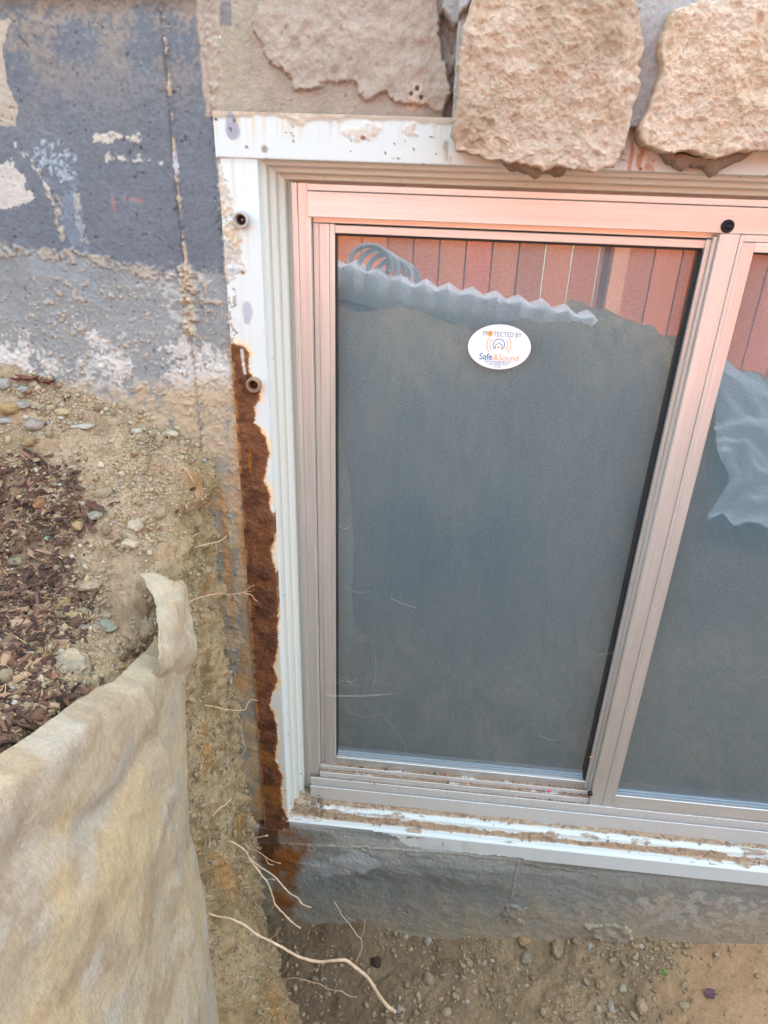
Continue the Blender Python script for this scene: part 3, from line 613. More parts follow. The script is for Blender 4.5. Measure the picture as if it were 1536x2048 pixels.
# mullion (right sash stile)
bx('mullion', M['alu_v'], (.4342, .4590, .0440, .098, .135, 1.1742), (.4592, .4640, .0428, .098, .135, 1.1742), (.4642, .4800, .0440, .098, .135, 1.1650))
bx('fixed_sash_rail', M['alu_h'], (.4642, 1.03, .0450, .098, 1.1655, 1.1742))
bx('fixed_sash_rail', M['alu_h'], (.4802, 1.03, .0462, .098, 1.1530, 1.1653))
bx('fixed_sash_rail', M['alu_h'], (.4802, 1.03, .0462, .098, .132, .1660))
bx('glazing_gasket', M['gasket'], (.4802, 1.03, .0500, .0975, 1.1500, 1.1529), (.4802, .4812, .050, .0975, .1662, 1.150))
bx('glazing_seal', M['spacer'], (.4814, 1.03, .0500, .0975, .1662, .1700), bv=.001)
bx('glazing_seal', M['spacer'], (.4814, 1.03, .0530, .0975, .1702, .1732), bv=.001)
bx('fixed_stile', M['alu_v'], (1.0302, 1.045, .046, .098, Z0, 1.2155))
# pane + screen
bx('glass_pane', M['pane'], (-.0650, .4212, .0760, .0790, .1790, 1.1500), bv=.0003)
bx('insect_screen', M['screen'], (-.0652, .4213, .0900, .0925, .1790, 1.1500), bv=.0003)
bx('glass_pane', M['pane'], (.4814, 1.03, .0560, .0590, .1710, 1.1500), bv=.0003)
bx('insect_screen', M['screen'], (.4813, 1.03, .0760, .0785, .1710, 1.1500), bv=.0003)
bx('glazing_gasket', M['gasket'], (-.1, 1.04, .0995, .11, .09, 1.21))  # black sheet across the whole back of the window
# bottom tracks
def track(name, y0, y1, z0, z1, x0, x1, dirt_shade, seed):
    prof = resample([(y0, z0), (y0, z1), (y1, z1), (y1, z0)], .0016)
    nx = 520; xs = np.linspace(x0, x1, nx); V = np.concatenate([np.stack([xs, np.full(nx, p[0]), np.full(nx, p[1])], 1) for p in prof])
    n3 = fbm(V, 260, 3, seed); d = ss(.5 - dirt_shade * .25, .62 - dirt_shade * .25, fbm(V, (30, 200, 200), 4, seed + 1)) * min(1, dirt_shade * 1.4)
    C = np.tile(np.array((.62, .625, .60)), (len(V), 1)); dc = np.array((.34, .24, .16)) * (.55 + .9 * n3)[:, None]; C = C * (1 - d)[:, None] + dc * d[:, None]
    V[:, 2] += d * .0015 * n3
    return mk(name, V, grid_faces(len(prof), nx), M['alu_dirty'], win, col=C)
track('sill_track', .0565, .0649, .12, .1575, -.0966, .434, .85, 601)
track('sill_track', .0545, .0563, .10, .1605, -.0966, .434, .1, 611)
track('sill_track', .0500, .0543, .10, .1500, -.0966, .434, 1.1, 621)
track('sill_track', .0478, .0498, .10, .1480, -.0966, .434, .1, 631)
track('sill_track', .0440, .0476, .09, .1340, -.1140, 1.03, 1.2, 641)
track('sill_track', .0420, .0438, .085, .1365, -.1140, 1.03, .05, 645)
track('sill_track', .0389, .0418, .085, .1120, -.1140, 1.03, 1.4, 648)  # shadow gap below the lip, its shade put in as heavy dirt colour
track('frame_base', .0365, .0387, .066, .1185, -.1143, 1.03, .02, 651)
# seams of frame base joint
b = MB(); c = bp(1457, 453, y=.040); b.lathe([(.0080, .0042), (.0080, .0020), (.0068, .0), (.0045, -.0002), (.0040, .0012), (.0036, .0012), (.0030, -.0012), (.0001, -.0018)], (c[0], .0400, c[2]), n=32, c=(.02, .02, .02)); b.build('rubber_bumper', M['rubber'], win, smooth=True)
b = MB(); c = bp(1180, 1592, y=.040); b.lathe([(.0045, .004), (.0050, .0), (.0030, -.003), (.0001, -.0035)], (c[0], .0410, c[2] + .004), n=20, c=(.04, .045, .08)); b.build('corner_plug', M['rubber'], win, smooth=True)

# sticker -----------------------------------------------------------
SX, SZ, SY = .1725, 1.0075, .0757
stk = tag(empty('alarm_sticker', (SX, SY, SZ)), 'oval white security sticker with blue and orange lettering on the left glass', 'sticker')
b = MB(); n = 96; ring = [(SX + .0452 * math.cos(2 * math.pi * k / n), SZ + .0325 * math.sin(2 * math.pi * k / n)) for k in range(n)]
V = [(x, SY - .0006, z) for x, z in ring] + [(x, SY, z) for x, z in ring]
b.add(V, [tuple(range(n))] + [(k, k + n, (k + 1) % n + n, (k + 1) % n) for k in range(n)]); b.build('backing', M['vinyl'], stk)
def text(name, body, x, z, size, m, extra=0., sx=1.):
    cu = bpy.data.curves.new(name, 'FONT'); cu.body = body; cu.size = size; cu.align_x = 'CENTER'; cu.offset = extra; cu.extrude = .00005; cu.space_character = 1.0
    t = bpy.data.objects.new('tmp', cu); COL.objects.link(t); bpy.context.view_layer.update()
    me = bpy.data.meshes.new_from_object(t.evaluated_get(bpy.context.evaluated_depsgraph_get())); bpy.data.objects.remove(t)
    V = np.zeros(len(me.vertices) * 3); me.vertices.foreach_get('co', V); V = V.reshape(-1, 3)
    V2 = np.stack([x - SX + V[:, 0] * sx, np.full(len(V), -.0008) - V[:, 2], z - SZ + V[:, 1]], 1)
    me.vertices.foreach_set('co', V2.astype(np.float32).ravel()); me.materials.append(m); me.name = name
    return link(bpy.data.objects.new(name, me), stk)
text('lettering', 'PR', SX - .0210, SZ + .0155, .0098, M['grey_ink'], sx=.80)
text('lettering', 'TECTED BY', SX + .0100, SZ + .0153, .0098, M['grey_ink'], sx=.80)
text('lettering', 'Safe', SX - .0180, SZ - .0190, .0135, M['blue_ink'], .00015, sx=.88)
text('lettering', '&Sound', SX + .0115, SZ - .0190, .0130, M['orange_ink'], .0, sx=.92)
text('lettering', 'www.ineedasnik.com', SX, SZ - .0225, .0045, M['grey_ink'])
text('lettering', '1-855-SAFE-WAY', SX, SZ - .0262, .0042, M['grey_ink'])
text('lettering', '(7233)', SX, SZ - .0298, .0038, M['grey_ink'])
def arc(cx, cz, r, a0, a1, wd, m, name='emblem', pts=None):
    b = MB()
    if pts is None: pts = [(cx + r * math.cos(math.radians(a0 + (a1 - a0) * k / 30)), cz + r * math.sin(math.radians(a0 + (a1 - a0) * k / 30))) for k in range(31)]
    P = np.array(pts); T = np.gradient(P, axis=0); T /= np.linalg.norm(T, axis=1)[:, None]; Nn = np.stack([-T[:, 1], T[:, 0]], 1) * wd / 2
    k = len(P); V = [(p[0], SY - .0009, p[1]) for p in P + Nn] + [(p[0], SY - .0009, p[1]) for p in P - Nn]
    b.add(V, [(i, i + 1, k + i + 1, k + i) for i in range(k - 1)]); return b.build(name, m, stk)
EC = (SX - .001, SZ + .0035)
arc(*EC, .0082, -52, 232, .0011, M['blue_ink'])
arc(0, 0, 0, 0, 0, .0011, M['blue_ink'], pts=[(EC[0] - .0050, EC[1] - .0065), (EC[0] - .0045, EC[1] - .0005), (EC[0], EC[1] + .003), (EC[0] + .0045, EC[1] - .0005), (EC[0] + .0050, EC[1] - .0065)])
for r in (.0128, .0172):
    arc(*EC, r, -38, 38, .0011, M['orange_ink']); arc(*EC, r, 142, 218, .0011, M['orange_ink'])
def disc(cx, cz, r, m, dy=.0009):
    b = MB(); b.add([(cx + r * math.cos(2 * math.pi * k / 20), SY - dy, cz + r * math.sin(2 * math.pi * k / 20)) for k in range(20)], [tuple(range(20))]); b.build('emblem', m, stk)
disc(EC[0], EC[1] - .0035, .0018, M['orange_ink']); disc(SX - .0150, SZ + .0190, .0042, M['orange_ink']); disc(SX - .0150, SZ + .0198, .0009, M['rubber'], .0011); arc(0, 0, 0, 0, 0, .0009, M['rubber'], pts=[(SX - .0150, SZ + .0196), (SX - .0150, SZ + .0184), (SX - .0150, SZ + .0172)]) 

# ================================================================== SOIL BANK (left)
ye_y = np.array([0.03, 0, -.05, -.1, -.15, -.2, -.3, -.45, -.6, -1.6]); ye_z = np.array([.868, .866, .835, .785, .725, .668, .694, .745, .79, .83])
def bank_surface():
    ys = np.concatenate([np.arange(.02, -.46, -.0026), np.arange(-.46, -1.3, -.006)])
    T = np.concatenate([-np.geomspace(1.2, .5, 30)[:-1], np.arange(-.5, 0, .0028), np.arange(0, 1.18, .0028)])      # <0 top, >0 down the face
    Y, TT = np.meshgrid(ys, T, indexing='ij'); y = Y.ravel(); t = TT.ravel()
    ze = np.interp(y, ye_y[::-1], ye_z[::-1]); ze = ze
    s = np.maximum(-t, 0); d = np.maximum(t, 0); rr = .03
    sl = .25 * np.exp(-np.abs(y) / .2) + .12
    x = np.zeros_like(t); z = np.zeros_like(t)
    z = ze + sl * np.minimum(s, .5) - .02 * np.exp(-s / .03) - d
    frac = np.clip((ze - z) / .9, 0, 1.4)
    xe = -.262 - .9 * ss(-.78, -1.2, y) + .030 * frac + .015 * np.exp(-((z - .80) / .05) ** 2) * ss(-.08, .0, y)
    flare = .115 * ss(.10, -.30, z) * ss(-.02, -.2, y) + .012 * ss(.3, -.2, z)
    x = xe - s - .02 * np.exp(-d / .025) * (t >= 0) - .02 * (t < 0) * np.exp(-s / .03) + flare * (t > 0)
    V = np.stack([x, y, z], 1)
    # displacement along an approximate normal
    nx = ss(-.03, .03, t); nrm = np.stack([nx, 0 * nx, 1 - nx], 1); nrm /= np.linalg.norm(nrm, axis=1)[:, None]
    a = fbm(V, 9, 4, 701) - .5; b_ = fbm(V, 38, 4, 702) - .5; c_ = fbm(V, 120, 4, 703) - .5; g = fbm(V, 330, 2, 704) - .5
    st = fbm(V, (30, 30, 9), 4, 705) - .5
    edge = np.exp(-np.abs(t) / .06)
    wallfade = ss(.02, -.03, y)
    disp = a * .03 * wallfade + b_ * (.022 + .018 * edge + .014 * nx) + c_ * (.014 + .006 * nx) + g * .006 + nx * st * .030
    knob = np.exp(-(((V[:, 1] + .035) / .04) ** 2 + ((V[:, 2] - .82) / .045) ** 2)) * (t > -.05); disp += knob * .018
    V += nrm * disp[:, None]
    return ys, T, V, t, nx
ys, T, BV, Bt, Bnx = bank_surface()
bpx, bpy_, bdz = proj(BV)
P = BV; n1 = fbm(P, 14, 4, 711); n2 = fbm(P, 60, 4, 712); n3 = fbm(P, 250, 3, 713)
BC = np.tile(np.array((.50, .405, .26)), (len(P), 1)) * (.75 + .5 * n1)[:, None]
BC = mixc(BC, (.27, .195, .105), ss(.48, .62, n2) * .5); BC = mixc(BC, (.50, .41, .27), ss(.56, .68, fbm(P, 90, 4, 714)) * .5)
mulch_poly = bp(*np.array([(-500, 900), (0, 925), (90, 960), (150, 1010), (165, 1080), (120, 1130), (150, 1180), (160, 1240), (150, 1290), (120, 1380), (60, 1500), (-300, 1800), (-900, 1800)], float).T, z=.79)[:, :2]
dm = sdp(np.stack([bpx, bpy_], 1), np.array([(-900, 880), (-200, 885), (60, 900), (150, 950), (200, 1020), (185, 1085), (130, 1115), (190, 1180), (190, 1250), (100, 1300), (180, 1390), (120, 1460), (-50, 1560), (-900, 1900)], float)) + 110 * (fbm(P, 22, 4, 715) - .5); mulch = (1 - ss(-22, 22, dm)) * (1 - Bnx)
BC = mixc(BC, (.13, .085, .055), mulch * (.35 + .6 * ss(.4, .6, fbm(P, 45, 4, 716))))
fc = Bnx
BC = mixc(BC, (.50, .41, .22), fc * .7); BC = mixc(BC, (.26, .20, .09), fc * ss(.5, .65, fbm(P, (40, 40, 10), 4, 717)) * .7)
BC = mixc(BC, (.50, .26, .07), fc * ss(.60, .70, fbm(P, (22, 22, 12), 4, 718)) * .6)
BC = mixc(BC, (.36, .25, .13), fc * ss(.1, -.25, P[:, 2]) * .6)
BC *= (.75 + .5 * n3)[:, None]; BC *= np.array((1.05, .975, .98))
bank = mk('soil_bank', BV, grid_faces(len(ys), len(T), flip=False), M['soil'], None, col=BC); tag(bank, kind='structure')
bank['label'] = 'sandy soil bank cut vertically beside the window'
# ------------------------------------------------------------------ trench floor
def floor_z(x, y): return -.292 + .10 * ss(.0, .85, x) + .05 * ss(.15, -.5, y) * 0 - .02 * ss(-.03, -.2, y) + .0 * x
xs = np.concatenate([np.arange(-.35, 1.0, .0032), np.arange(1.0, 2.2, .02)]); yy = np.concatenate([np.arange(.03, -.32, -.0032), np.arange(-.32, -1.75, -.015)])
X, Y = np.meshgrid(xs, yy); V = np.stack([X.ravel(), Y.ravel(), 0 * X.ravel()], 1)
n1 = fbm(V, 7, 4, 801); n2 = fbm(V, 40, 4, 802); n3 = fbm(V, 200, 3, 803)
smooth_patch = ss(.30, .18, np.hypot((V[:, 0] - .85) / 1.0, (V[:, 1] + .12) / .6) + .1 * (n1 - .5))
V[:, 2] = floor_z(V[:, 0], V[:, 1]) + (n1 - .5) * .06 + (fbm(V, 5, 4, 831) - .5) * .22 * ss(-.9, -1.3, V[:, 1]) + ((n2 - .5) * .02 + (n3 - .5) * .007) * (1 - .6 * smooth_patch) + .03 * np.exp(np.minimum(V[:, 1], 0) / .02) 
crest = np.interp(V[:, 0], [-.4, .50, .62, 1.1, 1.4, 2.2], [.82, .70, .66, .48, .36, .20]); V[:, 2] += ss(-.80, -1.45, V[:, 1]) * (crest + .29)
FC = np.tile(np.array((.34, .265, .155)), (len(V), 1)) * (.7 + .6 * n1)[:, None]; FC = mixc(FC, (.22, .175, .11), ss(.45, .65, n2) * .6)
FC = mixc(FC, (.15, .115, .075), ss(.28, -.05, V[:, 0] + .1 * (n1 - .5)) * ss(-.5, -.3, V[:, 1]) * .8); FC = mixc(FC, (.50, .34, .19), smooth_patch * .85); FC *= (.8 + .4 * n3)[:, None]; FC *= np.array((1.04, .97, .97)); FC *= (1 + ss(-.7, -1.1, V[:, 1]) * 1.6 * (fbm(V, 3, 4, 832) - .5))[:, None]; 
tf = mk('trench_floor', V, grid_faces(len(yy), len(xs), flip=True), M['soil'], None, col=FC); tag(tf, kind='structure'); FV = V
# ground beyond the trench
xs2 = np.concatenate([-np.geomspace(150, 1.3, 40)[:-1], np.arange(-1.3, 4, .05), np.geomspace(4, 150, 40)]); ys2 = np.concatenate([np.arange(-1.62, -3.2, -.03), -np.geomspace(3.2, 150, 50)])
X, Y = np.meshgrid(xs2, ys2); V = np.stack([X.ravel(), Y.ravel(), 0 * X.ravel()], 1)
near = np.exp(np.minimum(V[:, 1] + 1.6, 0) / 3); V[:, 2] = .15 + .60 * ss(.0, -.5, V[:, 0]); crest = np.interp(V[:, 0], [-.4, .50, .62, 1.1, 1.4, 2.2], [.82, .70, .66, .48, .36, .20]); V[:, 2] += (crest - V[:, 2]) * ss(-1.95, -1.72, V[:, 1]) * (V[:, 0] > -.6) + (fbm(V, 3, 4, 811) - .5) * .14 * near + (fbm(V, 25, 3, 812) - .5) * .03 * near
gc = np.tile(np.array((.28, .31, .24)), (len(V), 1)) * (.7 + .6 * fbm(V, 6, 4, 813))[:, None]
tag(mk('ground', V, grid_faces(len(ys2), len(xs2), flip=True), M['soil'], None, col=gc), kind='structure')
# side ground closing the trench on the right and left behind the bank
def side(name, x0, x1, z, y0=.0, y1=-1.64):
    xx = np.linspace(x0, x1, 60); y3 = np.linspace(y0, y1, 50); X, Y = np.meshgrid(xx, y3); V = np.stack([X.ravel(), Y.ravel(), 0 * X.ravel() + z], 1)
    V[:, 2] += (fbm(V, 6, 4, 821) - .5) * .08 + (-.42 if name == 'right_ground' else 0) * ss(x0 + .35, x0, V[:, 0])
    c = np.tile(np.array((.26, .19, .11)), (len(V), 1)) * (.7 + .6 * fbm(V, 9, 4, 822))[:, None]
    tag(mk(name, V, grid_faces(50, 60, flip=True), M['soil'], None, col=c), kind='structure')
side('right_ground', 2.15, 6.0, .15); side('left_ground', -6, -1.15, .86)

# ================================================================== SCATTER (loose stones, clods, mulch)
def ico():
    t = (1 + 5 ** .5) / 2
    v = np.array([(-1, t, 0), (1, t, 0), (-1, -t, 0), (1, -t, 0), (0, -1, t), (0, 1, t), (0, -1, -t), (0, 1, -t), (t, 0, -1), (t, 0, 1), (-t, 0, -1), (-t, 0, 1)], float); v /= np.linalg.norm(v[0])
    f = [(0, 11, 5), (0, 5, 1), (0, 1, 7), (0, 7, 10), (0, 10, 11), (1, 5, 9), (5, 11, 4), (11, 10, 2), (10, 7, 6), (7, 1, 8), (3, 9, 4), (3, 4, 2), (3, 2, 6), (3, 6, 8), (3, 8, 9), (4, 9, 5), (2, 4, 11), (6, 2, 10), (8, 6, 7), (9, 8, 1)]
    return v, f
def sub(v, f):
    v = [tuple(p) for p in v]; c = {}; nf = []
    def mid(a, b2):
        k = (min(a, b2), max(a, b2))
        if k not in c:
            p = (np.array(v[a]) + np.array(v[b2])) / 2; p /= np.linalg.norm(p); v.append(tuple(p)); c[k] = len(v) - 1
        return c[k]
    for a, b2, d in f:
        x, y, z = mid(a, b2), mid(b2, d), mid(d, a); nf += [(a, x, z), (b2, y, x), (d, z, y), (x, y, z)]
    return np.array(v), nf
I0 = ico(); I1 = sub(*I0); I2 = sub(*I1); I3 = sub(*I2); I4 = sub(*I3)
def rotm(k, g):
    q = g.normal(size=(k, 4)); q /= np.linalg.norm(q, axis=1)[:, None]; a, b2, c, d = q.T
    return np.stack([1 - 2 * (c * c + d * d), 2 * (b2 * c - d * a), 2 * (b2 * d + c * a), 2 * (b2 * c + d * a), 1 - 2 * (b2 * b2 + d * d), 2 * (c * d - b2 * a), 2 * (b2 * d - c * a), 2 * (c * d + b2 * a), 1 - 2 * (b2 * b2 + c * c)], 1).reshape(k, 3, 3)
def scatter_stones(name, pos, size, cols, base, m, seed, flat=.65, label=None):
    g = np.random.default_rng(seed); v, f = base; k = len(pos); f = np.array(f)
    ax = np.stack([g.uniform(.8, 1.3, k), g.uniform(.6, 1.0, k), g.uniform(flat * .7, flat * 1.3, k)], 1)
    R = rotm(k, g); V = v[None] * ax[:, None] * size[:, None, None]
    V = V * (1 + .45 * (vn((v[None] * 1.3 + g.uniform(0, 99, (k, 1, 3))).reshape(-1, 3), seed).reshape(k, -1) - .5))[..., None]
    V = np.einsum('kij,knj->kni', R, V) + pos[:, None]
    C = np.repeat(cols, len(v), 0) * (.85 + .3 * g.random((k * len(v), 1)))
    F = (f[None] + (np.arange(k) * len(v))[:, None, None]).reshape(-1, 3)
    o = mk(name, V.reshape(-1, 3), F, m, None, col=C, smooth=(len(v) > 20)); tag(o, label, None, kind='stuff'); return o
SC = np.array([(.40, .31, .185), (.34, .26, .155), (.28, .21, .13), (.42, .35, .24), (.34, .32, .28), (.46, .40, .31), (.27, .18, .12)])
g = np.random.default_rng(99)
vis = (bpx > -120) & (bpx < 620) & (bpy_ > 700) & (bpy_ < 2150)
topv = np.where(vis & (Bt < .02) & (BV[:, 1] > -.62))[0]; facev = np.where(vis & (Bt >= 0) & (BV[:, 1] > -.36) & (BV[:, 2] > -.4))[0]
def pick(idx, k, wgt=None):
    p = None if wgt is None else wgt[idx] / wgt[idx].sum(); return g.choice(idx, k, p=p)
clump = ss(.40, .68, fbm(BV, 16, 4, 731)) + .06
i = pick(topv, 17000, clump); sz = g.lognormal(math.log(.0012), .5, len(i)).clip(.0006, .006)
scatter_stones('loose_grit', BV[i] + np.array([0, 0, 1]) * sz[:, None] * .35, sz, SC[g.choice(7, len(i), p=(.3, .25, .15, .12, .06, .05, .07))], I1, M['pebble'], 5, label='small stones and crumbs of soil strewn over the bank top')
i = pick(facev, 9000, clump); sz = g.lognormal(math.log(.0015), .55, len(i)).clip(.0008, .008)
scatter_stones('crumbling_soil', BV[i] + np.array([1, 0, 0]) * sz[:, None] * .2, sz, SC[g.choice(7, len(i), p=(.4, .3, .15, .1, .02, .01, .02))] * .9, I1, M['pebble'], 6, label='crumbs of soil clinging to the cut face of the bank')
# bark mulch
def scatter_chips(name, pos, seed, lmin, lmax, label, cset):
    g2 = np.random.default_rng(seed); k = len(pos)
    v = np.array([(sx * (1 - .25 * (sz > 0)), sy * (1 - .3 * (sz > 0)), sz) for sx in (-1, -.3, .35, 1) for sy in (-1, 1) for sz in (-1, 1)], float)
    f = []
    for a in range(3):
        o = a * 4; f += [(o, o + 1, o + 5, o + 4), (o + 2, o + 6, o + 7, o + 3), (o, o + 4, o + 6, o + 2), (o + 1, o + 3, o + 7, o + 5)]
    f += [(0, 2, 3, 1), (12, 13, 15, 14)]
    L = g2.uniform(lmin, lmax, k) * g2.choice([1, .5], k); Wd = L * g2.uniform(.12, .42, k); Th = g2.uniform(.0006, .0018, k)
    V = v[None] * np.stack([L / 2, Wd / 2, Th], 1)[:, None]; V *= 1 + .5 * (g2.random((k, 16, 3)) - .5)
    V[:, :, 2] += (V[:, :, 0] ** 2) * g2.uniform(-12, 12, (k, 1))
    yaw = g2.uniform(0, 6.28, k); tl = g2.normal(0, .38, (k, 2)); ca, sa = np.cos(yaw), np.sin(yaw)
    R = np.zeros((k, 3, 3)); R[:, 0, 0] = ca; R[:, 0, 1] = -sa; R[:, 1, 0] = sa; R[:, 1, 1] = ca; R[:, 2, 2] = 1; R[:, 2, 0] = tl[:, 0]; R[:, 2, 1] = tl[:, 1]
    V = np.einsum('kij,knj->kni', R, V) + pos[:, None] + np.array([0, 0, .0015])
    cs = np.array(cset)[g2.integers(0, len(cset), k)] * g2.uniform(.6, 1.4, (k, 1)); C = np.repeat(cs, 16, 0)
    F = (np.array(f)[None] + (np.arange(k) * 16)[:, None, None]).reshape(-1, 4)
    o = mk(name, V.reshape(-1, 3), F, M['chips'], None, col=C, smooth=False); return tag(o, label, None, kind='stuff')
BK = [(.10, .055, .038), (.16, .085, .055), (.075, .045, .035), (.20, .11, .07), (.28, .18, .11), (.13, .07, .06)]
i = pick(topv, 2600, mulch + .012); scatter_chips('bark_mulch', BV[i] + np.array([0, 0, .001]), 8, .004, .026, 'dark brown bark mulch spread over the left of the bank', BK)
# pine needles and straw bits
b = MB()
for k in pick(topv, 260, mulch + .03):
    p = BV[k] + np.array([0, 0, .004]); a = g.uniform(0, 6.28); L = g.uniform(.008, .03); q = np.array([math.cos(a), math.sin(a), g.normal(0, .15)]) * L; r = np.array([-q[1], q[0], 0]) * g.uniform(-.15, .15)
    b.tube([p - q / 2, p + r, p + q / 2], g.uniform(.0003, .0006), 4, np.array((.38, .27, .14)) * g.uniform(.5, 1.5))
tag(b.build('dry_needles', M['chips']), 'dry needles and straw bits among the mulch', None, kind='stuff')
i = pick(topv, 130, clump); sz = g.lognormal(math.log(.0048), .4, len(i)).clip(.0025, .012)
scatter_stones('soil_clods', BV[i] + np.array([0, 0, 1]) * sz[:, None] * .15, sz, np.array([(.46, .37, .235), (.40, .32, .20), (.34, .26, .16)])[g.integers(0, 3, len(i))], I1, M['soil'], 31, flat=.8, label='crumbly clods of dry soil on the bank top')
# trench floor gravel
fi = np.where((FV[:, 1] > -.3) & (FV[:, 0] > -.28) & (FV[:, 0] < .95))[0]
fw = ss(.35, .65, fbm(FV, 12, 4, 741)) + .1; sm = ss(.35, .15, np.hypot((FV[:, 0] - .85), (FV[:, 1] + .12) / .6)); fw = fw * (1 - .85 * sm)
i = pick(fi, 4200, fw); sz = g.lognormal(math.log(.0026), .5, len(i)).clip(.001, .010)
scatter_stones('trench_gravel', FV[i] + np.array([0, 0, 1]) * sz[:, None] * .2, sz, SC[g.choice(7, len(i), p=(.3, .3, .25, .06, .04, .01, .04))] * .8, I2, M['pebble'], 9, label='brown gravel and clods over the trench floor')
# debris on the sill and in the tracks
n = 1500; xx = g.choice([0, 1], n, p=(.5, .5)); px_ = np.where(xx == 0, g.uniform(-.150, -.085, n), g.uniform(-.15, .9, n)); yv = np.where(xx == 0, g.uniform(.008, .056, n), g.choice([.011, .032, .0545, .030], n) + g.normal(0, .003, n)).clip(.001, .0575)
zs_ = np.interp(yv, [q[1] for q in SILL], [q[0] for q in SILL]) + np.where(xx == 0, .0075, .0028); sz = g.lognormal(math.log(.0013), .45, n).clip(.0006, .004)
scatter_stones('sill_debris', np.stack([px_, yv, zs_], 1), sz, SC[g.choice(7, n, p=(.25, .25, .2, .1, .05, .05, .1))] * .8, I1, M['pebble'], 10, label='crumbs of dry soil and grit lying on the white sill')
n = 420; px_ = np.concatenate([g.uniform(-.094, .43, n - 120), g.uniform(.33, .431, 120)]); tr_ = g.choice([0, 1, 2], n); yv = np.choose(tr_, [.060, .0522, .0458]) + g.normal(0, .001, n); zs_ = np.choose(tr_, [.1590, .1512, .1355])
sz = g.lognormal(math.log(.0010), .5, n).clip(.0005, .0035); CC = np.array([(.34, .24, .16), (.18, .10, .07), (.45, .38, .28), (.30, .09, .06), (.12, .09, .07)])
scatter_stones('track_debris', np.stack([px_, yv, zs_], 1), sz, CC[g.choice(5, n)], I1, M['pebble'], 11, label='leaf bits and grit caught in the sliding tracks')

# ================================================================== INDIVIDUAL PEBBLES
def surf_at(px, py, V, X, Y, D, ok):
    d = (X - px) ** 2 + (Y - py) ** 2; d = np.where(ok, d, 1e9); c = np.where(d < max(9, d.min() * 1.5))[0]; return V[c[np.argmin(D[c])]]
okb = (BV[:, 1] > -.7)
def pebble(px, py, wpx, hpx, col, label, seed, angular=0., where='bank', flat=.5, rot=0., sink=.42, name='pebble', col2=None):
    if where == 'bank': p = surf_at(px, py, BV, bpx, bpy_, bdz, okb)
    else: p = surf_at(px, py, FV, *FPX, np.ones(len(FV), bool))
    dist = (p - CP) @ CF; rx = wpx / 1400 * dist / 2; ry = hpx / 1400 * dist / 2
    v, f = I4 if wpx > 40 else I3; V = v.copy()
    if angular: 
        V = np.sign(V) * np.abs(V) ** (1 - .45 * angular); V /= np.abs(V).max(0)
    V *= 1 + .7 * (fbm(v + seed * 3.1, 1.6, 3, seed) - .5)[:, None]
    V *= (rx, ry * 1.25, min(rx, ry) * flat * 1.6)
    ca, sa = math.cos(rot), math.sin(rot); V = V @ np.array([[ca, -sa, 0], [sa, ca, 0], [0, 0, 1]]).T
    c = np.array(col) * np.array((.80, .74, .62)) * (.65 + .5 * fbm(v + seed, 3, 4, seed + 2))[:, None]
    if col2 is not None: c = mixc(c, col2, ss(.45, .6, fbm(v + seed, 2, 4, seed + 5)) * .7)
    o = mk(name, V, np.array(f), M['pebble'], None, col=c); o.location = p + np.array([0, 0, V[:, 2].max() * (1 - 2 * sink)])
    return tag(o, label, 'stone', 'stones lying on the soil bank' if where == 'bank' else 'stones lying on the trench floor')
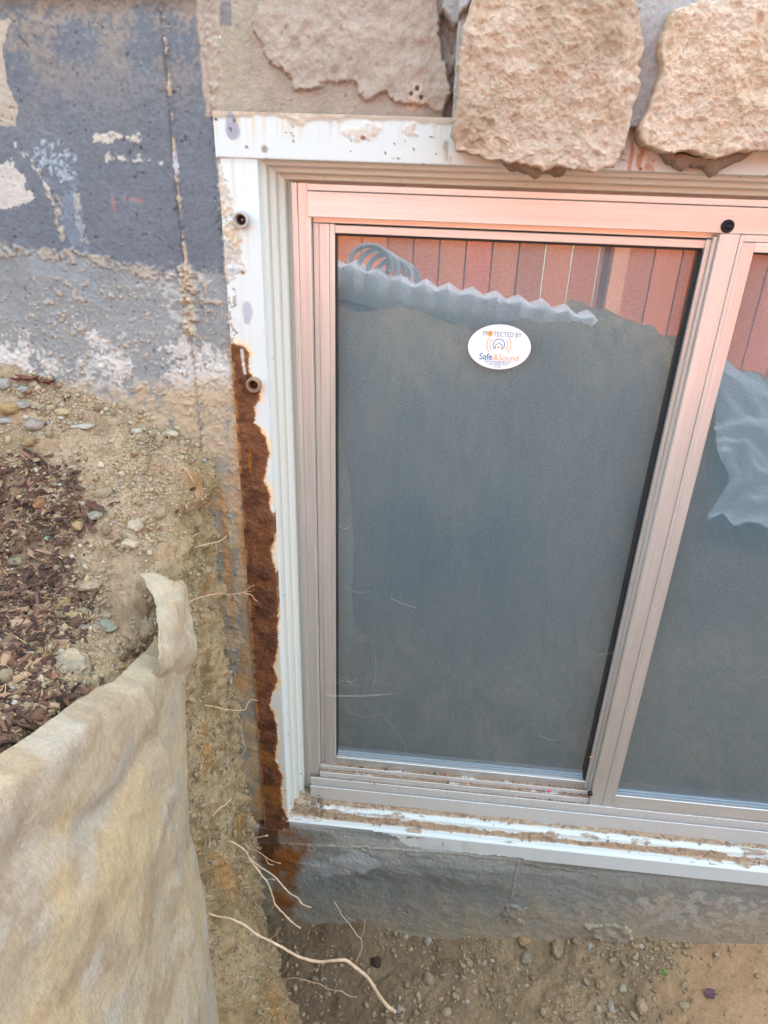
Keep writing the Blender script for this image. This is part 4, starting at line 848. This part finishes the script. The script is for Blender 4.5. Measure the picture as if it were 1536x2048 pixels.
PB = [(14, 818, 38, 27, (.42, .31, .18), 'rounded ochre pebble at the left edge of the bank, near the wall', 0, None),
      (40, 810, 34, 20, (.38, .36, .36), 'flat lilac-grey pebble touching the ochre pebble near the wall', 0, None),
      (8, 770, 26, 22, (.42, .43, .44), 'light grey stone against the painted wall at the far left', .3, None),
      (48, 778, 20, 14, (.40, .42, .44), 'small blue-grey stone among dry leaves by the wall', .2, None),
      (125, 822, 34, 18, (.52, .43, .30), 'smooth cream pebble lying alone below the dry leaves', 0, None),
      (8, 842, 26, 14, (.42, .44, .47), 'pale blue-grey pebble under the ochre one at the left edge', .1, None),
      (72, 850, 34, 24, (.40, .38, .38), 'half-buried grey pebble with sandy top in the bank', 0, None),
      (60, 880, 32, 20, (.38, .28, .17), 'angular brown stone with a dark hollow beneath it', .5, None),
      (165, 853, 42, 15, (.56, .56, .55), 'white flaky stone chip lying flat on the sand', .6, None),
      (272, 861, 22, 11, (.55, .55, .55), 'small white chip near the foot of the painted wall', .5, None),
      (346, 868, 30, 13, (.58, .54, .47), 'cream stone flake at the corner of the bank beside the wall', .4, None),
      (52, 837, 11, 9, (.62, .62, .62), 'tiny white chip between the pebbles near the left edge', .4, None),
      (122, 836, 12, 8, (.60, .61, .63), 'tiny white chip under the cream pebble', .4, None),
      (82, 1003, 24, 38, (.33, .19, .11), 'egg-shaped reddish-brown pebble standing in the mulch', 0, None),
      (113, 968, 24, 9, (.52, .52, .52), 'narrow pale grey chip at the edge of the mulch', .3, None),
      (190, 1037, 30, 20, (.34, .36, .33), 'dusty grey-green pebble half sunk in sand', 0, None),
      (153, 1055, 24, 18, (.44, .34, .20), 'yellowish angular clod right of the mulch', .4, None),
      (271, 1052, 30, 34, (.56, .51, .43), 'pale stone embedded in the slope, upper of the pair', 0, (.40, .32, .2)),
      (262, 1086, 36, 22, (.56, .51, .43), 'pale stone embedded in the slope, lower of the pair', .2, (.40, .32, .2)),
      (176, 1168, 50, 34, (.31, .24, .18), 'broad flat brownish stone partly under sandy soil', .6, (.38, .29, .19)),
      (213, 1252, 48, 26, (.31, .34, .30), 'smooth oval grey-green pebble above the cloth edge', 0, None),
      (168, 1257, 27, 26, (.42, .40, .38), 'thin pale grey flake beside the oval pebble', .6, None),
      (128, 1204, 22, 24, (.40, .30, .18), 'crumbly tan clod in the middle of the bank', .3, None),
      (147, 1230, 40, 15, (.48, .38, .22), 'long yellow-tan clod left of the pale flake', .4, None),
      (140, 1336, 84, 56, (.38, .345, .29), 'large wedge-shaped grey stone resting above the cloth', .35, (.44, .345, .22)),
      (122, 1302, 20, 11, (.60, .58, .54), 'small white pebble behind the large wedge-shaped stone', .1, None),
      (75, 1303, 22, 17, (.40, .31, .20), 'brown clod left of the small white pebble', .5, None),
      (53, 1315, 25, 28, (.42, .37, .30), 'light triangular shard in the mulch', .8, None),
      (18, 1312, 30, 18, (.34, .22, .14), 'reddish flat stone at the left edge in the mulch', .4, None),
      (30, 1406, 15, 11, (.62, .61, .60), 'bright white pebble low in the mulch', .3, None),
      (41, 1417, 18, 16, (.24, .20, .17), 'dark brown rounded pebble beneath the white one', 0, None),
      (40, 1374, 17, 16, (.40, .34, .22), 'tan crumb stone below the light shard', .4, None),
      (68, 1474, 20, 14, (.42, .34, .23), 'tan pebble close to the lower cloth hem', .3, None),
      (30, 1125, 28, 18, (.34, .32, .25), 'dusty olive-grey stone in the mulch at left', .2, None),
      (93, 1078, 12, 10, (.32, .50, .36), 'tiny round pale green pebble in the mulch', 0, None)]
for k, (px, py, w_, h_, c, lb, an, c2) in enumerate(PB): pebble(px, py, w_, h_, c, lb, 900 + k, an, flat=.55 if an < .6 else .3, rot=g.uniform(-.3, .3), col2=c2)
FPX = proj(FV)
TB = [(1050, 1884, 28, 16, (.36, .27, .18), 'pale tan stone against the foot of the wall, leftmost of three', .3), (1113, 1898, 24, 28, (.36, .29, .20), 'upright tan stone at the foot of the wall below the sill joint', .3),
      (860, 1962, 20, 20, (.34, .30, .24), 'small grey stone in the trench left of centre', .3), (1050, 1920, 20, 16, (.33, .30, .26), 'greyish stone just below the tan stones in the trench', .3), (1198, 1968, 20, 18, (.36, .27, .18), 'tan stone alone in the middle of the trench floor', .4),
      (1280, 2015, 22, 22, (.44, .35, .26), 'pinkish pebble low in the trench floor at right', .1), (1222, 2016, 14, 20, (.40, .38, .34), 'narrow light stone left of the pinkish pebble', .3), (855, 1880, 14, 14, (.40, .40, .40), 'small light grey stone in the soil under the rust stain', .2), (752, 1925, 20, 16, (.07, .045, .04), 'dark purple-brown clod behind the thick root', .5)]
for k, (px, py, w_, h_, c, lb, an) in enumerate(TB): pebble(px, py, w_, h_, c, lb, 950 + k, an, 'floor', flat=.7, rot=g.uniform(-.3, .3))

# leaves ------------------------------------------------------------
def leaf(name, px, py, L, Wd, col, label, where='floor', yaw=0., curl=.3, cat='leaf', lift=.003, pos=None):
    p = pos if pos is not None else (surf_at(px, py, FV, *FPX, np.ones(len(FV), bool)) if where == 'floor' else surf_at(px, py, BV, bpx, bpy_, bdz, okb))
    n, m = 17, 9; V = []
    for a in range(n):
        u = a / (n - 1); wd = Wd / 2 * math.sin(math.pi * u ** .8) ** .8 + .0003
        for c in range(m):
            v = c / (m - 1) * 2 - 1; V.append(((u - .5) * L, v * wd, curl * (abs(v) * wd * .6 + (u - .5) ** 2 * L * .8) + .0006 * math.sin(u * 20 + v * 3)))
    V = np.array(V); ca, sa = math.cos(yaw), math.sin(yaw); V = V @ np.array([[ca, -sa, 0], [sa, ca, 0], [0, 0, 1]]).T
    V2 = np.vstack([V, V - (0, 0, .0004)]); F = [tuple(f) for f in grid_faces(n, m)] + [tuple(f[::-1] + n * m) for f in grid_faces(n, m)]
    o = mk(name, V2, F, M['leaf'], None, col=np.tile(np.array(col), (len(V2), 1)) * (.8 + .4 * fbm(V2 * 100, 1, 2, 3))[:, None]); o.location = p + np.array([0, 0, lift]); return tag(o, label, cat)
leaf('green_leaf', 1327, 1945, .016, .009, (.07, .22, .03), 'small bright green leaf on the trench floor', yaw=-.5)
leaf('withered_leaf', 1420, 1988, .026, .020, (.10, .05, .06), 'withered purple-brown leaf on the smooth orange soil', yaw=.4)
leaf('flower_petal', 0, 0, .009, .005, (.62, .05, .22), 'magenta petal lying in the window track', yaw=.1, cat='petal', pos=np.array([.357, .0520, .1520]), lift=.001)
for k, (px, py, L, yw, lb) in enumerate(((60, 772, .035, .1, 'curled dark red leaf against the painted wall, left one'), (95, 775, .034, -.1, 'curled dark red leaf against the painted wall, right one'), (36, 768, .02, .6, 'small crumpled brown leaf beside the grey stone by the wall'), (58, 795, .02, 1.3, 'twisted pinkish-brown leaf below the dark red leaves'))):
    leaf('dry_leaf', px, py, L, L * .35, ((.16, .05, .035), (.13, .045, .035), (.17, .07, .05), (.33, .16, .11))[k], lb, 'bank', yw, 1.2, lift=.006)
leaf('dry_leaf', 0, 0, .009, .004, (.45, .19, .06), 'tiny orange-brown leaf stuck low on the mullion', yaw=.3, pos=bp(1183, 1515, y=.0425), lift=0, curl=.6)

# ================================================================== GEOTEXTILE CLOTH
def crv(pts, k=6):
    P = np.array(pts, float); n = len(P)
    if n < 3: t = np.linspace(0, 1, k * (n - 1) + 1)[:, None]; return P[0] * (1 - t) + P[-1] * t
    out = []
    E = np.vstack([2 * P[0] - P[1], P, 2 * P[-1] - P[-2]])
    for i in range(n - 1):
        p0, p1, p2, p3 = E[i:i + 4]
        for t in np.linspace(0, 1, k, endpoint=False): out.append(.5 * ((2 * p1) + (-p0 + p2) * t + (2 * p0 - 5 * p1 + 4 * p2 - p3) * t * t + (-p0 + 3 * p1 - 3 * p2 + p3) * t ** 3))
    out.append(P[-1]); return np.array(out)
def cloth():
    vz = np.array([0, .05, .28, .5, .85, 1.0]); Ry = np.array([-.183, -.185, -.262, -.268, -.302, -.33]); 
    nu, nv = 300, 360; V = []
    u = np.linspace(0, 1, nu) ** 1.15; v = np.linspace(-.06, 1, nv)
    U, VV = np.meshgrid(u, v, indexing='ij'); U = U.ravel(); VV = VV.ravel(); vc = np.clip(VV, 0, 1)
    zt0 = .73; 
    ry = np.interp(vc, vz, Ry); k = (ss(0, 1, U) * 0 + U)
    y = ry + U * (-.86 - ry)
    hem = np.interp(y, [-1.3, -.70, -.582, -.448, -.33, -.199], [.84, .815, .790, .745, .690, .648])
    z = hem - (hem + .33) * vc
    x = -.222 - .10 * ss(-.74, -.88, y)
    # hem rolled back over the bank top
    over = np.clip(-VV, 0, 1) / .06; x -= over * .030 + .008 * np.exp(-vc / .010); z += over * .006 - .004 * np.exp(-vc / .008)
    # right edge curls back towards the soil
    de = (ry - y); x -= .030 * np.exp(-de / .012) + .012 * np.exp(-de / .045)
    # bulge outwards with depth and folds
    x += .026 * ss(0, .5, vc) + .05 * ss(.0, .6, vc) * ss(.05, .6, U)
    Pq = np.stack([y, z], 1)
    def fold(a, b2, wd, amp):
        a = bp(*map(float, a), x=-.2)[[1, 2]]; b2 = bp(*map(float, b2), x=-.2)[[1, 2]]
        d = b2 - a; L = np.linalg.norm(d); d = d / L; q = Pq - a; s = q @ d; n = q @ np.array([-d[1], d[0]])
        return amp * np.exp(-(n / wd) ** 2) * ss(-.12, .05, s) * ss(L + .12, L - .05, s)
    x += fold((-60, 1800), (260, 1620), .020, -.009) + fold((60, 1880), (340, 1680), .03, .006)
    x += fold((300, 1300), (375, 1600), .014, .008) + fold((330, 1500), (200, 1700), .018, -.007) + fold((360, 1750), (390, 2000), .02, .007) + fold((100, 1950), (300, 2040), .03, -.008)
    V = np.stack([x, y, z], 1); x2 = (fbm(V, (1, 7, 5), 3, 1001) - .5) * .022 + (fbm(V, (1, 30, 22), 3, 1002) - .5) * .005 + (fbm(V, (1, 110, 90), 3, 1003) - .5) * .0018
    V[:, 0] += x2; V[:, 2] += (fbm(V, (1, 60, 1), 3, 1004) - .5) * .006 * np.exp(-vc / .03)
    c = np.tile(np.array((.45, .375, .255)), (len(V), 1)); c = mixc(c, (.53, .40, .21), ss(.45, .65, fbm(V, (1, 9, 12), 4, 1005)) * .5); c = mixc(c, (.43, .41, .37), ss(.5, .68, fbm(V, (1, 14, 20), 4, 1006)) * .55)
    c = mixc(c, (.30, .215, .13), ss(.50, .70, fbm(V, (1, 20, 34), 5, 1007)) * .5); c *= (.85 + .3 * fbm(V, 320, 3, 1008))[:, None]
    return V, grid_faces(nu, nv, flip=True), c
cl = tag(empty('geotextile_cloth', (-.22, -.5, .0)), 'beige felt landscape cloth hanging over the cut soil bank', 'cloth')
V, F, c = cloth(); o = mk('draped_sheet', V, F, M['cloth'], cl, col=c); md = o.modifiers.new('thick', 'SOLIDIFY'); md.thickness = .0025; md.offset = -1
# turned-up corner lying on the bank top
def flap():
    Lc = [(283, 1150), (300, 1180), (312, 1205), (317, 1240), (318, 1275), (322, 1320), (326, 1370)]; Rc = [(318, 1152), (345, 1166), (360, 1158), (372, 1185), (383, 1235), (391, 1290), (388, 1370)]
    def w3(c): return np.array([bp(float(p[0]), float(p[1]), z=q) if k < 3 else bp(float(p[0]), float(p[1]), x=q) for k, (p, q) in enumerate(zip(c, (.735, .728, .722, -.236, -.226, -.218, -.222)))])
    L3, R3 = crv(w3(Lc), 12), crv(w3(Rc), 12); n = len(L3); m = 40
    V = np.concatenate([L3 * (1 - f) + R3 * f + np.array([.004, 0, .003]) * math.sin(math.pi * f) for f in np.linspace(0, 1, m)])
    t = np.tile(np.linspace(0, 1, n), m); V[:, 0] -= .012 * ss(.85, 1, t)
    V[:, 0] += (fbm(V, 45, 3, 1011) - .5) * .014; V[:, 2] += (fbm(V, 60, 3, 1014) - .5) * .010
    c = np.tile(np.array((.45, .38, .27)), (len(V), 1)) * (.8 + .4 * fbm(V, 50, 4, 1012))[:, None]; c = mixc(c, (.46, .35, .22), ss(.5, .66, fbm(V, 40, 4, 1013)) * .6)
    o = mk('turned_corner', V, grid_faces(m, n), M['cloth'], cl, col=c); md = o.modifiers.new('thick', 'SOLIDIFY'); md.thickness = .0025; md.offset = 0
flap()

# ================================================================== ROOTS
def rootline(b, pts, r0, r1, y0=None, y1=-.1, col=(.58, .42, .28), seed=0):
    a = np.array(pts, float)
    if y0 is None: y0 = float(np.clip(bp(a[0, 0], a[0, 1], x=-.243)[1], -.32, -.005))
    L = np.concatenate(([0], np.cumsum(np.linalg.norm(np.diff(a, axis=0), axis=1)))); L /= L[-1]
    P = bp(a[:, 0], a[:, 1], y=y0 + (y1 - y0) * L); C = crv(P, 7); t = np.linspace(0, 1, len(C))
    C = C + (fbm(C, 90, 3, seed) - .5)[:, None] * .0012; r = 1.85 * (r0 + (r1 - r0) * t) * (1 + .35 * (fbm(C, 160, 3, seed + 1) - .5))
    b.tube(C, r, 8, col)
    v = b.V[-1]; b.C[-1] = b.C[-1] * (.65 + .7 * fbm(v, 130, 3, seed + 2))[:, None]
def root(label, main, subs, seed, name='root'):
    e = empty(name, tuple(bp(*map(float, main[0][0]), x=-.243))); tag(e, label, 'root', 'roots sticking out of the cut bank')
    b = MB(); rootline(b, *main[:3], *main[3:5], seed=seed, col=main[5] if len(main) > 5 else (.60, .44, .29)); b.build('main_root', M['root'], e, smooth=True)
    for k, s in enumerate(subs):
        b = MB(); rootline(b, *s[:3], *s[3:5], seed=seed + 5 + k, col=s[5] if len(s) > 5 else (.60, .45, .31)); b.build('rootlet', M['root'], e, smooth=True)
m_ = .001
root('thickest pale root running down to the right across the trench', ([(408, 1820), (430, 1832), (455, 1836), (480, 1845), (500, 1858), (512, 1868), (535, 1880), (560, 1893), (590, 1910), (612, 1918), (640, 1924), (660, 1922), (688, 1920), (705, 1930), (720, 1942), (735, 1955), (755, 1985), (768, 2005), (778, 2015), (790, 2024)], .9 * m_, 1.9 * m_, None, -.22), [
    ([(712, 1926), (718, 1910), (724, 1895), (722, 1878), (714, 1870), (700, 1850), (685, 1832), (676, 1815), (667, 1803)], .55 * m_, .25 * m_, -.19, -.17),
    ([(723, 1873), (728, 1862), (730, 1840)], .5 * m_, .3 * m_, -.19, -.19), ([(510, 1866), (470, 1866), (440, 1858), (412, 1862)], .45 * m_, .2 * m_, -.13, -.20),
    ([(538, 1880), (552, 1868), (557, 1856)], .35 * m_, .2 * m_, -.15, -.15), ([(556, 1886), (556, 1865), (562, 1855)], .3 * m_, .2 * m_, -.15, -.14), ([(512, 1866), (500, 1880), (495, 1885)], .5 * m_, .3 * m_, -.13, -.13), ([(532, 1880), (515, 1876), (498, 1883)], .35 * m_, .25 * m_, -.14, -.14),
    ([(508, 1858), (512, 1845), (522, 1838), (525, 1826)], .4 * m_, .25 * m_, -.12, -.12), ([(537, 1885), (542, 1915), (548, 1922), (545, 1932), (555, 1940), (557, 1952)], .35 * m_, .25 * m_, -.14, -.15), ([(643, 1924), (646, 1940), (644, 1955)], .3 * m_, .2 * m_, -.18, -.17), ([(762, 1996), (752, 1992), (740, 1993)], .4 * m_, .2 * m_, -.22, -.20)], 1100)
root('branching cluster of thin roots in front of the rust stain', ([(440, 1687), (460, 1683), (478, 1692), (492, 1703), (500, 1720), (512, 1735), (523, 1750), (535, 1765), (545, 1792), (550, 1808), (568, 1828), (582, 1843), (601, 1857)], .9 * m_, .8 * m_, None, -.16), [
    ([(495, 1712), (515, 1730), (545, 1750), (560, 1765), (580, 1787), (594, 1795), (605, 1808), (622, 1815)], .8 * m_, .7 * m_, -.10, -.16),
    ([(468, 1690), (485, 1681), (505, 1677), (535, 1671)], .6 * m_, .8 * m_, -.07, -.10), ([(523, 1752), (512, 1772), (500, 1795), (495, 1815), (487, 1830), (482, 1848)], .7 * m_, .4 * m_, -.12, -.13),
    ([(459, 1693), (473, 1706), (480, 1712), (495, 1717), (506, 1725)], .6 * m_, .6 * m_, -.07, -.10), ([(470, 1692), (488, 1686), (497, 1695), (505, 1699), (520, 1706), (540, 1720), (561, 1727)], .5 * m_, .4 * m_, -.07, -.13),
    ([(531, 1714), (537, 1727), (548, 1731)], .4 * m_, .3 * m_, -.12, -.12), ([(532, 1760), (543, 1758), (550, 1761)], .4 * m_, .3 * m_, -.13, -.13), ([(550, 1808), (545, 1815), (542, 1821)], .5 * m_, .4 * m_, -.14, -.14), ([(519, 1742), (525, 1738), (535, 1742)], .4 * m_, .3 * m_, -.12, -.12), ([(440, 1687), (425, 1695), (405, 1695)], .5 * m_, .3 * m_, -.12, -.16)], 1200)
root('thin root in shadow low over the trench floor, below the thickest root', ([(532, 1955), (550, 1959), (570, 1958), (590, 1956), (608, 1960), (622, 1964), (640, 1968), (655, 1978), (680, 1982), (700, 1992), (713, 1994)], .8 * m_, .7 * m_, -.12, -.16, (.46, .32, .19)), [([(536, 1956), (530, 1940), (528, 1925)], .4 * m_, .2 * m_, -.12, -.12), ([(604, 1962), (600, 1960)], .4 * m_, .3 * m_, -.14, -.14)], 1300)
root('fine reddish root reaching onto the middle of the rusted flange', ([(373, 1214), (382, 1202), (400, 1195), (420, 1190), (440, 1186), (460, 1189), (480, 1186), (492, 1184)], .45 * m_, .45 * m_, None, -.012, (.58, .38, .24)), [([(490, 1184), (498, 1176), (509, 1170)], .4 * m_, .25 * m_, -.012, -.014, (.6, .4, .26)), ([(492, 1184), (502, 1183), (508, 1179)], .35 * m_, .2 * m_, -.012, -.014, (.6, .4, .26)), ([(488, 1186), (503, 1190), (509, 1198), (516, 1203)], .4 * m_, .2 * m_, -.012, -.014, (.6, .4, .26)), ([(455, 1189), (462, 1196)], .3 * m_, .2 * m_, -.03, -.03)], 1400)
root('short bent root beside the lower flange, halfway down', ([(409, 1410), (430, 1414), (455, 1419), (488, 1420), (494, 1410), (502, 1400), (516, 1401)], .5 * m_, .35 * m_, None, -.015, (.62, .46, .31)), [([(494, 1411), (496, 1402)], .4 * m_, .3 * m_, -.02, -.02)], 1450)
root('short stout root stub near the cloth, left of the rust', ([(424, 1632), (440, 1616), (452, 1608), (463, 1597)], .7 * m_, .7 * m_, -.16, -.13), [], 1500)
root('fine root curving down beside the flange near the sill', ([(482, 1440), (485, 1480), (490, 1498), (480, 1515), (473, 1534)], .35 * m_, .45 * m_, -.03, -.05, (.5, .38, .22)), [], 1520)
root('small curled root on the orange soil near the bottom', ([(486, 1972), (492, 1962), (505, 1960), (520, 1964), (528, 1964)], .8 * m_, .5 * m_, -.16, -.13), [], 1540)
root('long thin root at the bottom edge of the bank face', ([(427, 1992), (450, 2000), (468, 2010), (480, 2022), (490, 2038), (505, 2060)], .6 * m_, .5 * m_, -.22, -.19), [([(478, 2018), (486, 2028), (490, 2040)], .3 * m_, .2 * m_, -.19, -.19)], 1560)
root('fine forked root across the upper cut face', ([(358, 1097), (385, 1096), (410, 1089), (440, 1082), (455, 1070)], .45 * m_, .3 * m_, -.10, -.03, (.6, .44, .28)), [([(362, 1092), (372, 1080), (395, 1068), (407, 1060)], .35 * m_, .2 * m_, -.10, -.06, (.6, .44, .28)), ([(356, 1100), (350, 1120), (348, 1135)], .35 * m_, .2 * m_, -.10, -.12, (.5, .36, .22))], 1580)
root('hair-thin root hanging down the face beside the cloth edge', ([(410, 1680), (413, 1715), (422, 1740), (430, 1780), (440, 1800), (446, 1825)], .45 * m_, .25 * m_, -.20, -.15, (.5, .33, .17)), [], 1600)
root('short root at the bank corner below the wall', ([(365, 935), (377, 945), (388, 968)], .6 * m_, .5 * m_, -.06, -.06, (.5, .36, .22)), [], 1620)
root('wiry root between bank face and rust stain', ([(455, 1800), (475, 1782), (490, 1775), (512, 1774)], .4 * m_, .55 * m_, -.14, -.11, (.50, .38, .22)), [], 1640)
# hair roots: too many to count
b = MB()
for k in g.choice(facev, 230):
    p = BV[k]
    if p[1] < -.3: continue
    pts = [p]; d = g.normal(0, 1, 3) * (.2, .6, 1); d /= np.linalg.norm(d)
    for s in range(6): d = d + g.normal(0, .45, 3); d[0] = abs(d[0]) * .5; d /= np.linalg.norm(d); pts.append(pts[-1] + d * g.uniform(.002, .006))
    b.tube(pts, .00022, 4, np.array((.50, .39, .24)) * g.uniform(.6, 1.2))
tag(b.build('hair_roots', M['root'], smooth=True), 'tangle of hair-thin roots on the cut soil face', None, kind='stuff')

# ================================================================== COBWEBS on the glass and frame
b = MB()
def strand(pts, y, r=.00022):
    P = bp(np.array([p[0] for p in pts], float), np.array([p[1] for p in pts], float), y=y); b.tube(crv(P, 4), r, 4, (1, 1, 1))
for pts, y, r in (([(650, 1390), (690, 1391), (730, 1390), (785, 1388)], .062, .0003), ([(655, 1393), (700, 1393), (760, 1391)], .064, .0003), ([(620, 1060), (632, 1110), (628, 1150)], .049, .0004), ([(632, 1195), (632, 1225), (628, 1270)], .049, .0004), ([(690, 1175), (715, 1185), (740, 1183)], .074, .0002), ([(780, 1195), (800, 1205), (832, 1216)], .074, .0003), ([(675, 1050), (690, 1058), (698, 1054)], .074, .0003), ([(750, 1300), (752, 1345), (745, 1380)], .074, .0002), ([(680, 1360), (700, 1364), (716, 1358)], .072, .0003), ([(685, 1352), (698, 1363), (706, 1372)], .072, .0003), ([(1078, 1470), (1100, 1480), (1120, 1478)], .074, .0002), ([(640, 1440), (650, 1480), (652, 1500)], .062, .0002), ([(905, 1424), (906, 1440)], .074, .0002), ([(1195, 1310), (1230, 1305)], .043, .0002)): strand(pts, y, r * .55)
tag(b.build('cobweb', M['web'], smooth=True), 'torn cobweb threads clinging to the lower left glass and frame', None, kind='stuff')

# ================================================================== BEHIND THE CAMERA (seen reflected)
FY, BW = -2.45, .125
fence = tag(empty('board_fence', (0, FY, .3)), 'red-stained vertical board fence behind the trench, seen in the window', 'fence')
k = 0; x = -2.6; rows = MB()
while x < 4.0:
    gap = .006
    c = np.array((.40, .098, .038)) * g.uniform(.8, 1.15) * np.array((1, g.uniform(.85, 1.2), 1))
    b = MB(); b.box(x, x + BW - gap, FY - .02, FY, .12, 1.66, .002, c); o = b.build('board', M['fence'], fence); x += BW
b = MB(); b.box(-2.6, .42, FY - .034, FY - .0215, .14, 1.64, .002, (.03, .012, .01)); b.box(.98, 4, FY - .034, FY - .0215, .14, 1.64, .002, (.03, .012, .01)); b.build('dark_gap_backing', M['fence'], fence)  # added dark sheets behind the gaps so they read as dark lines
for zz in (.45, 1.45):
    b = MB(); b.box(-2.6, 4.0, FY - .075, FY - .036, zz, zz + .09, .002, (.33, .08, .05)); b.build('rail', M['fence'], fence)
for xx in (-1.6, .82, 3.2):
    b = MB(); b.box(xx, xx + .07, FY + .002, FY + .07, .3, 1.75, .003, (.55, .22, .12)); b.build('post', M['fence'], fence)
# galvanised corrugated window well standing on the far bank
def well():
    pts = np.array([(-.50, -1.42), (-.28, -1.46), (-.05, -1.46), (.25, -1.46), (.45, -1.46), (.62, -1.46)]); zt = [.90, .905, .85, .815, .79, .755]
    n = 260; s = np.linspace(0, 1, n); X = np.interp(s, np.linspace(0, 1, 6), pts[:, 0]); Yc = np.interp(s, np.linspace(0, 1, 6), pts[:, 1]); Z = np.interp(s, np.linspace(0, 1, 6), zt)
    ph = X / .085; cor = (np.abs((ph % 1) * 2 - 1) - .5) * .026 * ss(.0, .12, s)
    V = []; 
    for k, (dy, dz) in enumerate(((-.13, -.004), (-.06, 0), (-.006, .0), (0, -.004), (0, -.03), (.0, -.05), (.0, -.12))):
        V.append(np.stack([X, Yc + dy + cor * (dz < -.001) * .6, Z + dz + cor * 1.0 * (k < 5)], 1))
    V = np.concatenate(V); return V, grid_faces(7, n)
V, F = well(); o = mk('corrugated_window_well', V, F, M['galv']); tag(o, 'galvanised corrugated window well propped on the far side of the trench, seen in the glass', 'window well'); md = o.modifiers.new('thick', 'SOLIDIFY'); md.thickness = .002
# pale plastic sheet and coiled drain hose on the far side
def sheet():
    xs3 = np.linspace(1.0, 1.9, 90); ys3 = np.linspace(-1.06, -1.38, 70); X, Y = np.meshgrid(xs3, ys3); V = np.stack([X.ravel(), Y.ravel(), 0 * X.ravel()], 1)
    cr = np.interp(V[:, 0], [-.4, .50, .62, 1.1, 1.4, 2.2], [.82, .70, .66, .48, .36, .20]); V[:, 2] = -.21 + ss(-.80, -1.45, V[:, 1]) * (cr + .29) + .10
    r_ = np.abs(fbm(V, 7, 3, 1201) - .5); V[:, 2] += r_ * .25 + (fbm(V, 25, 3, 1202) - .5) * .03; V[:, 0] += (fbm(V + 9, 6, 2, 1203) - .5) * .15
    o = mk('plastic_sheet', V, grid_faces(70, 90, flip=True), M['plastic'], None, col=np.tile(np.array((.42, .50, .56)), (len(V), 1)))
    return tag(o, 'pale blue plastic sheet crumpled on the far bank, reflected in the right pane', 'sheet')
M['plastic'] = mat('plastic_film', attr=True, rough=.35, noise=((30, .08),), bump=((60, .002),), spec=.5)
sheet()
b = MB()
for k in range(5):
    a = np.linspace(-.3, math.pi + .3, 30); rr_ = .075 - k * .004
    b.tube(np.stack([-.20 + rr_ * np.cos(a) + .028 * k, np.full(30, -1.50 - .01 * k), .90 + rr_ * .9 * np.sin(a) - .012 * k], 1), .009, 8, (.62, .66, .70) if k % 2 else (.45, .48, .52))
tag(b.build('coiled_hose', M['plastic'], smooth=True), 'grey ribbed hose coiled behind the corrugated window well, seen in the glass', 'hose')
